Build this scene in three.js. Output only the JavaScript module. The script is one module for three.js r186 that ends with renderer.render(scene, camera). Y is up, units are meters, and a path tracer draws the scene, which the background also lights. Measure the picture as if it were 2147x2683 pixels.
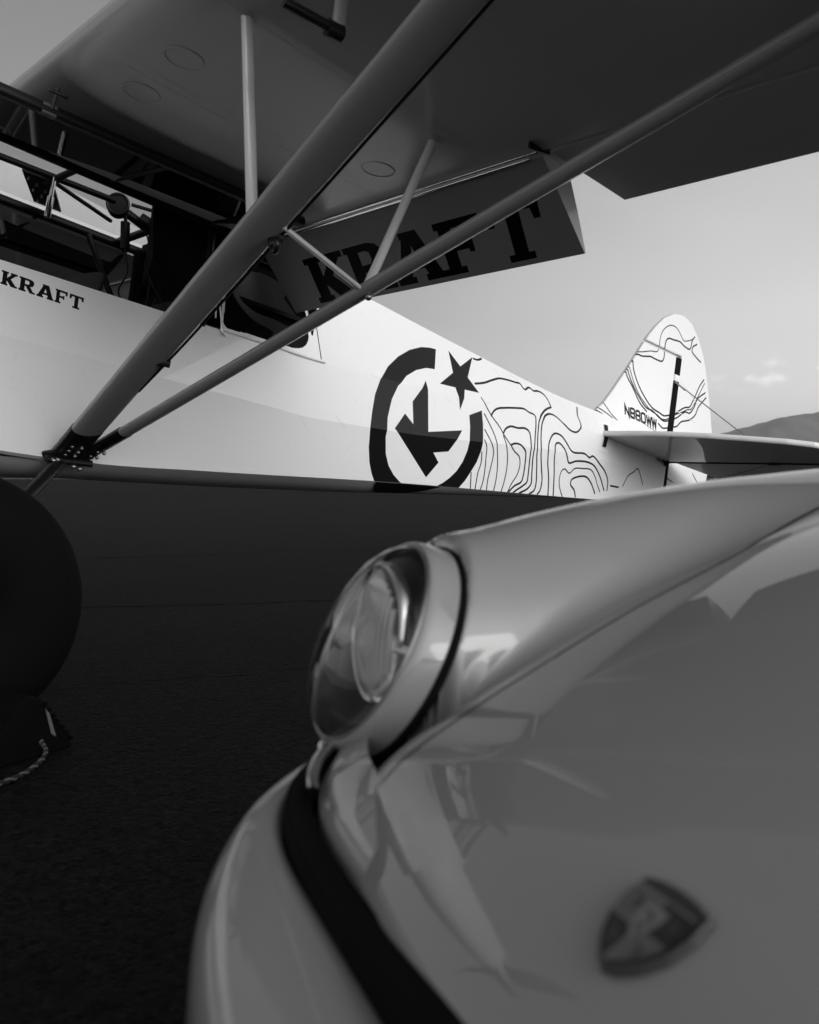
import * as THREE from 'three';
import { mergeGeometries } from 'three/addons/utils/BufferGeometryUtils.js';
import { ImprovedNoise } from 'three/addons/math/ImprovedNoise.js';

// ---------------------------------------------------------------- camera, sky, sun, exposure
const scene = new THREE.Scene();
const camera = new THREE.PerspectiveCamera(57.4, 819 / 1024, 0.02, 40000);
camera.position.set(0, 0.874, 0);
camera.rotation.set(THREE.MathUtils.degToRad(-3.876), 0, 0);
camera.focus = 4.6;
camera.userData.fStop = 5.2;
const renderer = new THREE.WebGLRenderer({ antialias: true });
renderer.setSize(819, 1024);
renderer.toneMapping = THREE.LinearToneMapping;
renderer.toneMappingExposure = 1.0;
renderer.shadowMap.enabled = true;

const SUN = new THREE.Vector3(0.71, 0.175, 0.66).normalize();
const noise = new ImprovedNoise();
let seed = 20240;
const rnd = () => { seed = (seed * 1664525 + 1013904223) >>> 0; return seed / 4294967296; };
const lerp = (a, b, t) => a + (b - a) * t;
const smooth = (a, b, x) => { const t = Math.min(1, Math.max(0, (x - a) / (b - a))); return t * t * (3 - 2 * t); };
{
  const W = 2048, H = 1024, data = new Float32Array(W * H * 4);
  for (let j = 0; j < H; j++) {
    const el = ((j + 0.5) / H - 0.5) * Math.PI, ce = Math.cos(el), y = Math.sin(el);
    for (let i = 0; i < W; i++) {
      const a = ((i + 0.5) / W - 0.5) * 2 * Math.PI, x = Math.cos(a) * ce, z = Math.sin(a) * ce;
      const e = Math.max(0, el) * 57.3;
      const cosS = x * SUN.x + y * SUN.y + z * SUN.z;
      const azs = (x * SUN.x + z * SUN.z) / Math.max(1e-4, ce * Math.hypot(SUN.x, SUN.z));
      let L = 0.055 + 0.75 * Math.exp(-((e / 31) ** 1.45));        // haze thinning upwards
      L += 0.15 * Math.exp(-e / 4);
      const off = Math.acos(Math.max(-1, Math.min(1, azs))) * 57.3; // thin veil of high cloud spreading from the sun's side
      L *= lerp(1, 0.55, smooth(108, 142, off) * ce);
      L += 5.0 * Math.exp((cosS - 1) * 8) + 0.15 * Math.exp((cosS - 1) * 2.5); // veil round the low sun
      // thin fair-weather streaks low over the ridge
      if (e > 1 && e < 14) {
        const az = Math.atan2(x, -z) * 57.3;
        const n = noise.noise(az * 0.55, e * 1.9, 3.1) + 0.55 * noise.noise(az * 1.7, e * 5.5, 8.2) + 0.3 * noise.noise(az * 4.5, e * 13, 1.7);
        const band = Math.exp(-(((e - 4.0 - 0.5 * Math.sin(az * 0.35)) / 0.75) ** 2)) * smooth(13, 20, az);
        L += 0.75 * Math.max(0, n - 0.2) * band;
        L += 0.025 * noise.noise(az * 0.12, e * 0.5, 5.5) * smooth(1, 4, e);
      }
      if (el < 0) L = 0.05 + (L - 0.05) * Math.exp(el * 57.3 / 1.2);
      const k = (j * W + i) * 4;
      data[k] = data[k + 1] = data[k + 2] = L; data[k + 3] = 1;
    }
  }
  const t = new THREE.DataTexture(data, W, H, THREE.RGBAFormat, THREE.FloatType);
  t.mapping = THREE.EquirectangularReflectionMapping;
  t.magFilter = t.minFilter = THREE.LinearFilter; t.needsUpdate = true;
  scene.background = t; scene.environment = t;
}
scene.fog = new THREE.FogExp2(new THREE.Color(0.9, 0.9, 0.9), 0.00005);
const sun = new THREE.DirectionalLight(new THREE.Color(1, 0.99, 0.975), 0.7);
sun.position.copy(SUN).multiplyScalar(60); sun.target.position.set(0, 0.5, -3);
sun.castShadow = true; sun.shadow.radius = 46; sun.shadow.mapSize.set(4096, 4096);
Object.assign(sun.shadow.camera, { left: -14, right: 14, top: 12, bottom: -12, near: 1, far: 120 });
sun.shadow.camera.updateProjectionMatrix();
scene.add(sun, sun.target);

// ---------------------------------------------------------------- helpers
const V = (x, y, z) => new THREE.Vector3(x, y, z);
const G = (v) => new THREE.Color().setRGB(v, v, v);
function pl(xs, ys) {                                             // monotone cubic through points
  const n = xs.length, d = [], m = [];
  for (let i = 0; i < n - 1; i++) d.push((ys[i + 1] - ys[i]) / (xs[i + 1] - xs[i]));
  for (let i = 0; i < n; i++) m.push(i === 0 ? d[0] : i === n - 1 ? d[n - 2] : d[i - 1] * d[i] <= 0 ? 0 : 2 * d[i - 1] * d[i] / (d[i - 1] + d[i]));
  return (x) => {
    if (x <= xs[0]) return ys[0] + m[0] * (x - xs[0]);
    if (x >= xs[n - 1]) return ys[n - 1] + m[n - 1] * (x - xs[n - 1]);
    let i = 0; while (x > xs[i + 1]) i++;
    const h = xs[i + 1] - xs[i], t = (x - xs[i]) / h, t2 = t * t, t3 = t2 * t;
    return (2 * t3 - 3 * t2 + 1) * ys[i] + (t3 - 2 * t2 + t) * h * m[i] + (3 * t2 - 2 * t3) * ys[i + 1] + (t3 - t2) * h * m[i + 1];
  };
}
const lin = (xs, ys) => (x) => { if (x <= xs[0]) return ys[0]; let i = 0; while (i < xs.length - 2 && x > xs[i + 1]) i++; return lerp(ys[i], ys[i + 1], Math.min(1, (x - xs[i]) / (xs[i + 1] - xs[i]))); };
function grid(nu, nv, fn, flip = false, nrm = null) {             // fn(u,v) -> [x,y,z,(s,t)]
  const p = [], uv = [], n = [], idx = [];
  for (let j = 0; j <= nv; j++) for (let i = 0; i <= nu; i++) {
    const q = fn(i / nu, j / nv, i, j); p.push(q[0], q[1], q[2]); uv.push(q[3] ?? i / nu, q[4] ?? j / nv);
    if (nrm) n.push(...nrm(q));
  }
  for (let j = 0; j < nv; j++) for (let i = 0; i < nu; i++) {
    const a = j * (nu + 1) + i, b = a + 1, c = a + nu + 1, d = c + 1;
    if (flip) idx.push(a, c, b, b, c, d); else idx.push(a, b, c, b, d, c);
  }
  const g = new THREE.BufferGeometry();
  g.setAttribute('position', new THREE.Float32BufferAttribute(p, 3));
  g.setAttribute('uv', new THREE.Float32BufferAttribute(uv, 2));
  g.setIndex(idx);
  if (nrm) g.setAttribute('normal', new THREE.Float32BufferAttribute(n, 3)); else g.computeVertexNormals();
  return g;
}
function fan(pts) {                                              // flat cap
  const p = [], idx = []; let c = V(0, 0, 0);
  pts.forEach((q) => c.add(q)); c.multiplyScalar(1 / pts.length);
  p.push(c.x, c.y, c.z); pts.forEach((q) => p.push(q.x, q.y, q.z));
  for (let i = 0; i < pts.length; i++) idx.push(0, i + 1, 1 + ((i + 1) % pts.length));
  const g = new THREE.BufferGeometry();
  g.setAttribute('position', new THREE.Float32BufferAttribute(p, 3));
  g.setAttribute('uv', new THREE.Float32BufferAttribute(new Array(p.length / 3 * 2).fill(0), 2));
  g.setIndex(idx); g.computeVertexNormals(); return g;
}
function loft(rings, caps = true) {                              // closed rings of Vector3
  const n = rings[0].length, g = [grid(n, rings.length - 1, (u, v, i, j) => { const q = rings[j][i % n]; return [q.x, q.y, q.z, i / n, j]; })];
  if (caps) g.push(fan(rings[0]), fan(rings[rings.length - 1]));
  return mergeGeometries(g);
}
function bar(p0, p1, chord, thick, dir, seg = 20, taper = 1) {    // streamlined tube
  const w = p1.clone().sub(p0).normalize(), e1 = dir.clone().addScaledVector(w, -dir.dot(w)).normalize(), e2 = w.clone().cross(e1);
  const ring = (p, k) => { const r = []; for (let i = 0; i < seg; i++) { const a = i / seg * 2 * Math.PI; const c = Math.cos(a), s = Math.sin(a); r.push(p.clone().addScaledVector(e1, chord / 2 * c * k).addScaledVector(e2, thick / 2 * s * (1 - 0.32 * c) * k)); } return r; };
  return loft([ring(p0, 1), ring(p0.clone().lerp(p1, 0.5), lerp(1, taper, 0.5)), ring(p1, taper)]);
}
const rod = (p0, p1, r, seg = 12) => bar(p0, p1, 2 * r, 2 * r, Math.abs(p1.clone().sub(p0).normalize().y) > 0.9 ? V(1, 0, 0) : V(0, 1, 0), seg);
function tubeThrough(pts, r, n = 40, seg = 8, closed = false) { return new THREE.TubeGeometry(new THREE.CatmullRomCurve3(pts, closed), n, r, seg, closed); }
function box(a, b) { const g = new THREE.BoxGeometry(Math.abs(b[0] - a[0]), Math.abs(b[1] - a[1]), Math.abs(b[2] - a[2])); g.translate((a[0] + b[0]) / 2, (a[1] + b[1]) / 2, (a[2] + b[2]) / 2); return g; }
function shapeOf(pts) { const s = new THREE.Shape(); pts.forEach((q, i) => (i ? s.lineTo(q[0], q[1]) : s.moveTo(q[0], q[1]))); return s; }
function add(name, geo, m, parent, kind) {
  const o = new THREE.Mesh(geo, m); o.name = name; o.castShadow = o.receiveShadow = true;
  if (kind) o.userData.kind = kind; parent.add(o); return o;
}
function canvasTex(w, h, draw, srgb = true) {
  const c = document.createElement('canvas'); c.width = w; c.height = h; draw(c.getContext('2d'), w, h);
  const t = new THREE.CanvasTexture(c); if (srgb) t.colorSpace = THREE.SRGBColorSpace; t.anisotropy = 8; return t;
}
function noiseTex(n, f, srgb = false) {
  const d = new Uint8Array(n * n * 4);
  for (let j = 0; j < n; j++) for (let i = 0; i < n; i++) { const v = Math.max(0, Math.min(255, f(i / n, j / n, i, j))); const k = (j * n + i) * 4; d[k] = d[k + 1] = d[k + 2] = v; d[k + 3] = 255; }
  const t = new THREE.DataTexture(d, n, n, THREE.RGBAFormat); t.wrapS = t.wrapT = THREE.RepeatWrapping; t.magFilter = THREE.LinearFilter; t.minFilter = THREE.LinearMipmapLinearFilter; t.generateMipmaps = true;
  if (srgb) t.colorSpace = THREE.SRGBColorSpace; t.needsUpdate = true; return t;
}
const phys = (o) => new THREE.MeshPhysicalMaterial({ side: THREE.DoubleSide, ...o });
const std = (o) => new THREE.MeshStandardMaterial({ side: THREE.DoubleSide, ...o });

// ---------------------------------------------------------------- materials
const WHITE = 0.85;
const paintCoat = { roughness: 0.6, specularIntensity: 0.25, clearcoat: 0.5, clearcoatRoughness: 0.03 };
const M = {
  white: phys({ color: G(WHITE), ...paintCoat }),
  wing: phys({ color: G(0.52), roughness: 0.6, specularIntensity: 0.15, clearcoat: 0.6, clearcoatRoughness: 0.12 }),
  strut: phys({ color: G(0.28), roughness: 0.38, clearcoat: 0.6, clearcoatRoughness: 0.1 }),
  jury: phys({ color: G(0.78), roughness: 0.3, clearcoat: 1, clearcoatRoughness: 0.06 }),
  black: phys({ color: G(0.008), roughness: 0.5, specularIntensity: 0.5 }),
  blackGloss: phys({ color: G(0.008), roughness: 0.3, specularIntensity: 0.8 }),
  interior: phys({ color: G(0.008), roughness: 0.95, specularIntensity: 0.2 }),
  seat: std({ color: G(0.02), roughness: 0.85 }),
  rubber: phys({ color: G(0.004), roughness: 0.85, specularIntensity: 0.2 }),
  chrome: std({ color: G(0.8), metalness: 1, roughness: 0.12 }),
  alu: std({ color: G(0.65), metalness: 1, roughness: 0.3 }),
  steel: std({ color: G(0.35), metalness: 1, roughness: 0.4 }),
  plexi: phys({ color: G(0.85), transmission: 1, thickness: 0, roughness: 0.02, ior: 1.49 }),
  smoke: phys({ color: G(0.05), transmission: 1, thickness: 0, roughness: 0.04, ior: 1.49 }),
};

// ---------------------------------------------------------------- ground, far range
const NT = 1024, cell = new Float32Array(NT * NT);                 // aggregate of several grain sizes, tiled over four metres
for (const [sz, amp] of [[1, 26], [2, 34], [4, 30], [9, 12]]) { const m = Math.floor(NT / sz), r = Float32Array.from({ length: m * m }, () => { const q = rnd(); return (q - 0.5) + (q > 0.93 ? 0.9 * rnd() : 0) - (q < 0.1 ? 0.5 : 0); }); for (let j = 0; j < NT; j++) for (let i = 0; i < NT; i++) cell[j * NT + i] += amp * 2 * r[(Math.floor(j / sz) % m) * m + Math.floor(i / sz) % m]; }
const asphaltMap = noiseTex(NT, (u, v, i, j) => 108 + 1.35 * cell[j * NT + i] + 24 * noise.noise(u * 12, v * 12, 0.5));
const asphaltBump = noiseTex(NT, (u, v, i, j) => 128 + cell[j * NT + i] * 0.8);
for (const t of [asphaltMap, asphaltBump]) t.repeat.set(1 / 4, 1 / 4);
const groundMat = phys({ specularIntensity: 0.26, color: G(0.014), map: asphaltMap, bumpMap: asphaltBump, bumpScale: 0.0035, roughness: 0.85, vertexColors: true });
{
  const rs = [0]; for (let r = 0.35; r < 20000; r *= r < 60 ? 1.045 : 1.25) rs.push(r);
  const na = 144, p = [], uv = [], col = [], idx = [];
  rs.forEach((r) => { for (let i = 0; i <= na; i++) {
    const a = i / na * 2 * Math.PI, x = r * Math.cos(a), z = r * Math.sin(a) - 4; p.push(x, 0, z); uv.push(x, z);
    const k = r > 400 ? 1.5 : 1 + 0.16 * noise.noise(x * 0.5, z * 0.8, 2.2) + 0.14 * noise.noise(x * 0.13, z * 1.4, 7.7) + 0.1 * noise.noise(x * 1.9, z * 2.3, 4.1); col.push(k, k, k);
  } });
  for (let j = 0; j < rs.length - 1; j++) for (let i = 0; i < na; i++) { const a = j * (na + 1) + i, b = a + 1, c = a + na + 1, d = c + 1; idx.push(a, b, c, b, d, c); }
  const g = new THREE.BufferGeometry();
  g.setAttribute('position', new THREE.Float32BufferAttribute(p, 3)); g.setAttribute('uv', new THREE.Float32BufferAttribute(uv, 2)); g.setAttribute('color', new THREE.Float32BufferAttribute(col, 3));
  g.setIndex(idx); g.computeVertexNormals();
  const ground = add('ground', g, groundMat, scene, 'structure');
  // hairline cracks and paving joints running across the apron
  const crackMat = phys({ color: G(0.001), roughness: 1, specularIntensity: 0 });
  const crack = (x0, z0, x1, z1, w, amp, sd) => {
    const n = 160;
    add('crack', grid(n, 1, (u, v) => {
      const x = lerp(x0, x1, u), z = lerp(z0, z1, u) + amp * (noise.noise(u * 9, sd, 0) + 0.5 * noise.noise(u * 31, sd, 2) + 0.25 * noise.noise(u * 90, sd, 5));
      const ww = w * (0.6 + 0.7 * Math.abs(noise.noise(u * 40, sd, 9)) + 0.3 * noise.noise(u * 120, sd, 4)); return [x, 0.004, z + (v - 0.5) * ww];
    }, true), crackMat, ground);
  };
  const run = (x0, z0, x1, z1, w, amp, sd) => { const k = 1.6; crack(lerp(x0, x1, -k * 0.5), lerp(z0, z1, -k * 0.5), lerp(x0, x1, 1 + k), lerp(z0, z1, 1 + k), w, amp, sd); };
  run(-1.83, -5.07, -0.46, -5.32, 0.014, 0.05, 1.3); run(-2.66, -7.35, -0.29, -8.11, 0.014, 0.08, 4.4); run(-3.62, -9.71, -0.38, -10.63, 0.018, 0.1, 7.9);
  run(-6.38, -17.37, -0.69, -19.25, 0.04, 0.16, 9.3); run(-4.6, -12.6, -0.5, -13.4, 0.016, 0.12, 12.6); run(-1.4, -3.3, 0.2, -3.9, 0.006, 0.05, 15.1);
  const lineMat = std({ color: G(0.42), roughness: 0.8 });
  add('taxiway_line', box([-40, 0.004, -27.15], [16, 0.006, -27]), lineMat, scene, 'structure');
}
{ // a range of dry hills beyond the airfield, one mass of terrain; unseen tall crests added to cut low sky light
  const g = grid(900, 40, (u, v) => {
    const az = lerp(-180, 180, u) * Math.PI / 180, d = lerp(5200, 9500, v), azd = az * 57.3;
    const crest = 215 * Math.exp(-(((azd - 23.6) / 5) ** 2)) * (1 - 0.1 * smooth(22.8, 25, azd)) + 150 * Math.exp(-(((azd - 37) / 7) ** 2)) + 260 * Math.exp(-(((azd - 58) / 12) ** 2)) + 480 * smooth(30, 70, -azd) * (1 - 0.3 * smooth(140, 180, -azd)) + 260 * smooth(150, 180, azd) + 30;
    let h = Math.sin(Math.min(1, v * 2.2) * Math.PI / 2) * crest * (1 - 0.55 * smooth(0.5, 1, v));
    h += (h / 200) * (30 * noise.noise(azd * 0.45, v * 5, 3) + 24 * noise.noise(azd * 1.2, v * 11, 6) + 13 * noise.noise(azd * 3.1, v * 22, 1) + 7 * noise.noise(azd * 7.3, v * 40, 2));
    return [Math.sin(az) * d, v === 0 ? -6 : h, -Math.cos(az) * d, u * 300, v * 30];
  });
  add('hills', g, std({ color: G(0.17), roughness: 1 }), scene, 'structure');
}
// ---------------------------------------------------------------- the airplane (x aft, y up, z to the near wing; metres from the wing root leading edge)
const airplane = new THREE.Group(); airplane.name = 'airplane'; scene.add(airplane);
airplane.position.set(-1.781, 0, -3.722);
airplane.rotation.set(0, THREE.MathUtils.degToRad(42.54), THREE.MathUtils.degToRad(-10.84));
airplane.userData = { label: 'white high-wing bush plane with contour-line tail art and a round arrow emblem', category: 'airplane' };
const T = V(-0.394, 2.058, 0);
const ap = (name, geo, m, parent = airplane, kind) => { geo.translate(T.x, T.y, T.z); return add(name, geo, m, parent, kind); };

// fuselage lines
const HW = (x) => (x < 1.4 ? 0.36 : Math.max(0.03, 0.36 - (x - 1.4) * 0.33 / 3.8));
const yA = lin([1.6, 5.3], [-0.51, -0.255]);
const yB = lin([-0.5, 1.6, 2.34, 3.6, 5.3], [-0.785, -0.787, -0.72, -0.56, -0.44]);
const yb = pl([-0.55, 0.25, 0.62, 1.1, 2.3, 3.65, 5.3], [-1.21, -1.2, -1.183, -1.13, -0.985, -0.845, -0.67]);
const yT = pl([1.0, 2.13, 2.385, 2.66, 2.955, 3.417, 3.933, 4.21, 5.2], [0.045, -0.037, -0.059, -0.082, -0.104, -0.14, -0.166, -0.168, -0.2]);
const zA = (x) => HW(x), zB = (x) => HW(x) + 0.03 * Math.min(1, HW(x) / 0.2), zD = (x) => HW(x) * 0.97, zT = (x) => 0.3 * HW(x);
const deckZ = (x, y) => { const t = (y - yA(x)) / (yT(x) - yA(x)); return lerp(zA(x), zT(x), t); };
const PX0 = 1.5, PW = 3.8, PY0 = -1.25, PH = 1.3;                  // extent of the printed area in metres
const side = (x0, x1, s, n, lo, hi, uvf) => {
  const L = { T: [yT, zT], A: [yA, zA], B: [yB, zB], D: [yb, zD] };
  return grid(n, 3, (u, v) => { const x = lerp(x0, x1, u), a = L[lo], b = L[hi]; const y = lerp(a[0](x), b[0](x), v), z = s * lerp(a[1](x), b[1](x), v); const w = uvf(x, y); return [x, y, z, w[0], w[1]]; }, s < 0);
};
const printUV = (x, y) => [(x - PX0) / PW, (y - PY0) / PH];
const doorUV = (x, y) => [(x + 0.05) / 1.13, (y + 1.25) / 0.8];
const white = '#eeeeee', ink = '#060606';
const RING = [2580,-181,2525,-187,2450,-205,2343,-252,2235,-320,2139,-401,2067,-487,2036,-573,2024,-661,2018,-748,2040,-845,2069,-917,2104,-971,2148,-1019,2218,-1056,2332,-1083,2476,-1075,2633,-1029,2797,-945,2847,-886,2881,-828,2914,-764,2930,-693,2928,-616,2922,-539,2906,-464,2795,-516,2807,-582,2808,-649,2809,-716,2790,-786,2757,-844,2712,-890,2666,-926,2598,-965,2487,-996,2372,-992,2323,-978,2261,-948,2210,-909,2170,-855,2141,-774,2137,-671,2159,-570,2199,-490,2273,-417,2366,-360,2456,-324,2530,-312];
const ARROW = [2429,-405,2455,-682,2737,-616,2649,-752,2527,-781,2589,-825,2517,-920,2196,-717,2265,-623,2334,-666,2318,-546];
const STAR = [2697,-156,2778,-231,2921,-135,2824,-285,2901,-359,2768,-372,2711,-503,2684,-380,2550,-391,2693,-291];
const CONT = [[2884,-308,2980,-278,3075,-237,3151,-208,3240,-195,3327,-189,3372,-186,3396,-210,3417,-213,3451,-193,3476,-188,3506,-199,3565,-188,3616,-194,3650,-220,3666,-268],[3664,-272,3601,-299,3550,-331,3492,-386,3476,-463,3476,-589,3512,-698,3539,-788,3535,-830,3491,-861],[2997,-474,3018,-444,3055,-419,3140,-395,3266,-368,3338,-357,3384,-368,3440,-376,3450,-427,3445,-512,3443,-616,3472,-736,3487,-796,3463,-831,3387,-872],[2912,-386,2944,-426,3005,-477,3083,-525,3119,-557,3191,-608,3243,-638,3305,-662,3330,-709,3324,-767,3286,-834,3269,-885],[3119,-552,3140,-523,3188,-498,3263,-492,3340,-479,3382,-493,3398,-531,3415,-642,3435,-742,3440,-793,3413,-819,3341,-866,3320,-883],[3196,-609,3239,-592,3290,-589,3328,-602,3359,-622,3381,-700,3388,-771,3381,-803,3322,-838,3277,-883],[2931,-478,2987,-530,3042,-593,3078,-665,3115,-757,3130,-835,3131,-902],[2941,-569,2997,-621,3047,-681,3053,-768,3052,-838,3064,-913],[2943,-629,2973,-665,2988,-721,3005,-796,3012,-864,3003,-920],[2940,-701,2955,-766,2948,-816,2952,-874,2958,-927],[2887,-831,2916,-930],[3120,-567,3149,-611,3190,-684,3209,-761,3211,-841,3204,-895],[3999,-198,3975,-258,3981,-320,3953,-359,3915,-384,3845,-387,3763,-360,3687,-327,3625,-325,3555,-356,3521,-401,3509,-467,3518,-581,3558,-679,3595,-757,3597,-821,3576,-852],[3695,-840,3663,-735,3616,-637,3595,-545,3614,-488,3648,-451,3685,-440,3743,-446,3807,-482,3872,-522,4024,-507,4090,-521,4130,-504,4226,-538,4319,-579,4376,-633,4388,-696],[3754,-833,3713,-695,3678,-593,3674,-514,3710,-496,3771,-517,3822,-567,3853,-599,3937,-573,4079,-555,4169,-565,4267,-623,4349,-702],[3859,-823,3804,-766,3783,-715,3790,-665,3819,-646,3885,-662,3934,-624,4032,-606,4137,-597,4204,-633,4253,-682,4300,-721],[4010,-798,3980,-760,3925,-730,3924,-703,3972,-675,4091,-652,4165,-680,4239,-740],[2929,-142,2970,-138,3011,-120],[4423,-659,4531,-652],[4588,-637,4635,-557,4714,-508,4759,-479,4801,-508,4867,-577]];
const TAIL = [[4624,354,4721,379,4828,413,4910,432,4929,464,4928,530,4944,589,4992,641,5055,672,5126,673,5184,645,5246,606,5296,616,5373,650],[4565,262,4620,329,4663,346,4728,349,4836,373,4895,371,4991,379,5008,409,5004,474,5010,541,5039,566,5108,574,5199,582,5265,566,5344,564,5359,591,5365,638,5393,674],[5437,626,5387,593,5380,557,5445,528,5522,506],[4618,297,4642,229,4718,142,4830,61,4937,10,5039,-5,5101,-14,5177,6,5235,21,5306,70,5381,111,5441,128,5473,175,5504,228,5549,319,5600,383],[4566,260,4612,200,4673,131,4753,65,4839,21,4924,-14,5004,-24,5088,-44,5182,-18,5273,35,5349,68,5405,97,5465,116,5507,171,5546,238,5617,358],[4548,242,4600,171,4669,109,4747,53,4864,-6,4942,-10,5047,-42,5109,-53,5186,-32,5279,8,5389,77,5452,82,5504,136,5540,213,5644,289],[4535,218,4575,160,4652,105,4765,15,4870,-32],[5042,-87,5102,-107,5160,-97,5216,-78,5294,-56,5346,-11,5464,31,5537,86,5566,150,5664,253],[4241,-149,4410,-179,4541,-213,4618,-239],[4279,-131,4441,-162,4575,-206,4644,-233],[4319,-76,4456,-148,4570,-186,4691,-224],[5178,-444,5244,-466,5330,-484],[5600,-371,5653,-408,5703,-434]];
function poly(c, a, sx, sy) { c.beginPath(); for (let i = 0; i < a.length; i += 2) { const X = sx(a[i] / 1000), Y = sy(a[i + 1] / 1000); i ? c.lineTo(X, Y) : c.moveTo(X, Y); } c.closePath(); c.fill(); }
function curve(c, a, sx, sy, w) {
  const pts = []; for (let i = 0; i < a.length; i += 2) pts.push(V(a[i] / 1000, a[i + 1] / 1000, 0));
  const q = pts.length > 2 ? new THREE.CatmullRomCurve3(pts, false, 'centripetal').getPoints(pts.length * 8) : pts;
  c.lineWidth = w; c.lineCap = c.lineJoin = 'round'; c.beginPath(); q.forEach((p, i) => (i ? c.lineTo(sx(p.x), sy(p.y)) : c.moveTo(sx(p.x), sy(p.y)))); c.stroke();
}
// slab-serif capitals on a unit square, y down
const GLYPH = {
  K: [[[0, 0], [0.42, 0], [0.42, 0.13], [0.35, 0.13], [0.35, 0.45], [0.6, 0.13], [0.54, 0.13], [0.54, 0], [0.96, 0], [0.96, 0.13], [0.86, 0.13], [0.58, 0.47], [0.9, 0.87], [1, 0.87], [1, 1], [0.62, 1], [0.35, 0.64], [0.35, 0.87], [0.42, 0.87], [0.42, 1], [0, 1], [0, 0.87], [0.08, 0.87], [0.08, 0.13], [0, 0.13]]],
  R: [[[0, 0], [0.62, 0], [0.8, 0.05], [0.89, 0.16], [0.89, 0.36], [0.82, 0.48], [0.68, 0.55], [0.88, 0.87], [1, 0.87], [1, 1], [0.68, 1], [0.42, 0.58], [0.35, 0.58], [0.35, 0.87], [0.44, 0.87], [0.44, 1], [0, 1], [0, 0.87], [0.08, 0.87], [0.08, 0.13], [0, 0.13]], [[0.35, 0.15], [0.54, 0.15], [0.61, 0.2], [0.62, 0.34], [0.56, 0.42], [0.35, 0.43]]],
  A: [[[0.3, 0], [0.66, 0], [0.94, 0.87], [1, 0.87], [1, 1], [0.6, 1], [0.6, 0.87], [0.66, 0.87], [0.62, 0.74], [0.36, 0.74], [0.32, 0.87], [0.39, 0.87], [0.39, 1], [0, 1], [0, 0.87], [0.06, 0.87], [0.33, 0.13], [0.3, 0.13]], [[0.49, 0.27], [0.57, 0.59], [0.41, 0.59]]],
  F: [[[0, 0], [0.94, 0], [0.94, 0.32], [0.81, 0.32], [0.78, 0.15], [0.35, 0.15], [0.35, 0.42], [0.6, 0.42], [0.62, 0.36], [0.72, 0.36], [0.72, 0.64], [0.62, 0.64], [0.6, 0.57], [0.35, 0.57], [0.35, 0.87], [0.46, 0.87], [0.46, 1], [0, 1], [0, 0.87], [0.08, 0.87], [0.08, 0.13], [0, 0.13]]],
  T: [[[0, 0], [1, 0], [1, 0.34], [0.88, 0.34], [0.84, 0.15], [0.635, 0.15], [0.635, 0.87], [0.75, 0.87], [0.75, 1], [0.25, 1], [0.25, 0.87], [0.365, 0.87], [0.365, 0.15], [0.16, 0.15], [0.12, 0.34], [0, 0.34]]],
};
function word(c, text, map) { // map(k, gx, gy) -> canvas point for glyph number k
  [...text].forEach((ch, k) => { c.beginPath(); GLYPH[ch].forEach((ring) => { ring.forEach((q, i) => { const p = map(k, q[0], q[1]); i ? c.lineTo(p[0], p[1]) : c.moveTo(p[0], p[1]); }); c.closePath(); }); c.fill('evenodd'); });
}
const grime = (c, w, h, n, a) => { for (let i = 0; i < n; i++) { c.fillStyle = `rgba(${rnd() < 0.5 ? '90,90,90' : '250,250,250'},${a * rnd()})`; c.beginPath(); c.ellipse(rnd() * w, rnd() * h, 2 + rnd() * 26, 1 + rnd() * 4, rnd() * 3, 0, 7); c.fill(); } };
const printTex = canvasTex(2048, 700, (c, w, h) => {
  const sx = (x) => (x - PX0) / PW * w, sy = (y) => (1 - (y - PY0) / PH) * h;
  c.fillStyle = white; c.fillRect(0, 0, w, h); grime(c, w, h, 500, 0.05);
  c.fillStyle = ink; poly(c, RING, sx, sy); poly(c, ARROW, sx, sy); poly(c, STAR, sx, sy);
  c.strokeStyle = ink; CONT.forEach((a, i) => curve(c, a, sx, sy, 6.4 - (i % 4 === 3 || (i > 5 && i < 12) ? 2 : 0)));
  c.clearRect(0, 0, 0, 0); c.fillStyle = white; c.fillRect(0, 0, 3, h);
});
const doorTex = canvasTex(1400, 990, (c, w, h) => {
  const sx = (x) => (x + 0.05) / 1.13 * w, sy = (y) => (1 - (y + 1.25) / 0.8) * h;
  c.fillStyle = white; c.fillRect(0, 0, w, h); grime(c, w, h, 260, 0.05);
  c.fillStyle = ink; const xs = [0.157, 0.222, 0.29, 0.36, 0.416], ws = [0.06, 0.062, 0.066, 0.05, 0.056];
  word(c, 'KRAFT', (k, gx, gy) => { const x = xs[k] + gx * ws[k]; return [sx(x), sy(-0.546 - (x - 0.157) * 0.035 - gy * 0.052)]; });
});
const mPrint = phys({ color: G(0.98), map: printTex, ...paintCoat }), mDoor = phys({ color: G(0.98), map: doorTex, ...paintCoat });
const sideAll = (x0, x1, s, n, uvf) => mergeGeometries([side(x0, x1, s, n, 'A', 'B', uvf), side(x0, x1, s, n, 'B', 'D', uvf)]);
const plain = () => [0, 0];
ap('fuselage_side', sideAll(1.085, 5.184, 1, 60, printUV), mPrint);
ap('lower_door', sideAll(-0.05, 1.085, 1, 24, doorUV), mDoor);
ap('cowl_side', sideAll(-0.55, -0.05, 1, 8, plain), M.white);
ap('fuselage_side', sideAll(-0.55, 5.2, -1, 60, plain), M.white);
ap('turtle_deck', mergeGeometries([
  side(1.665, 5.184, 1, 60, 'T', 'A', printUV)]), mPrint);
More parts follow.
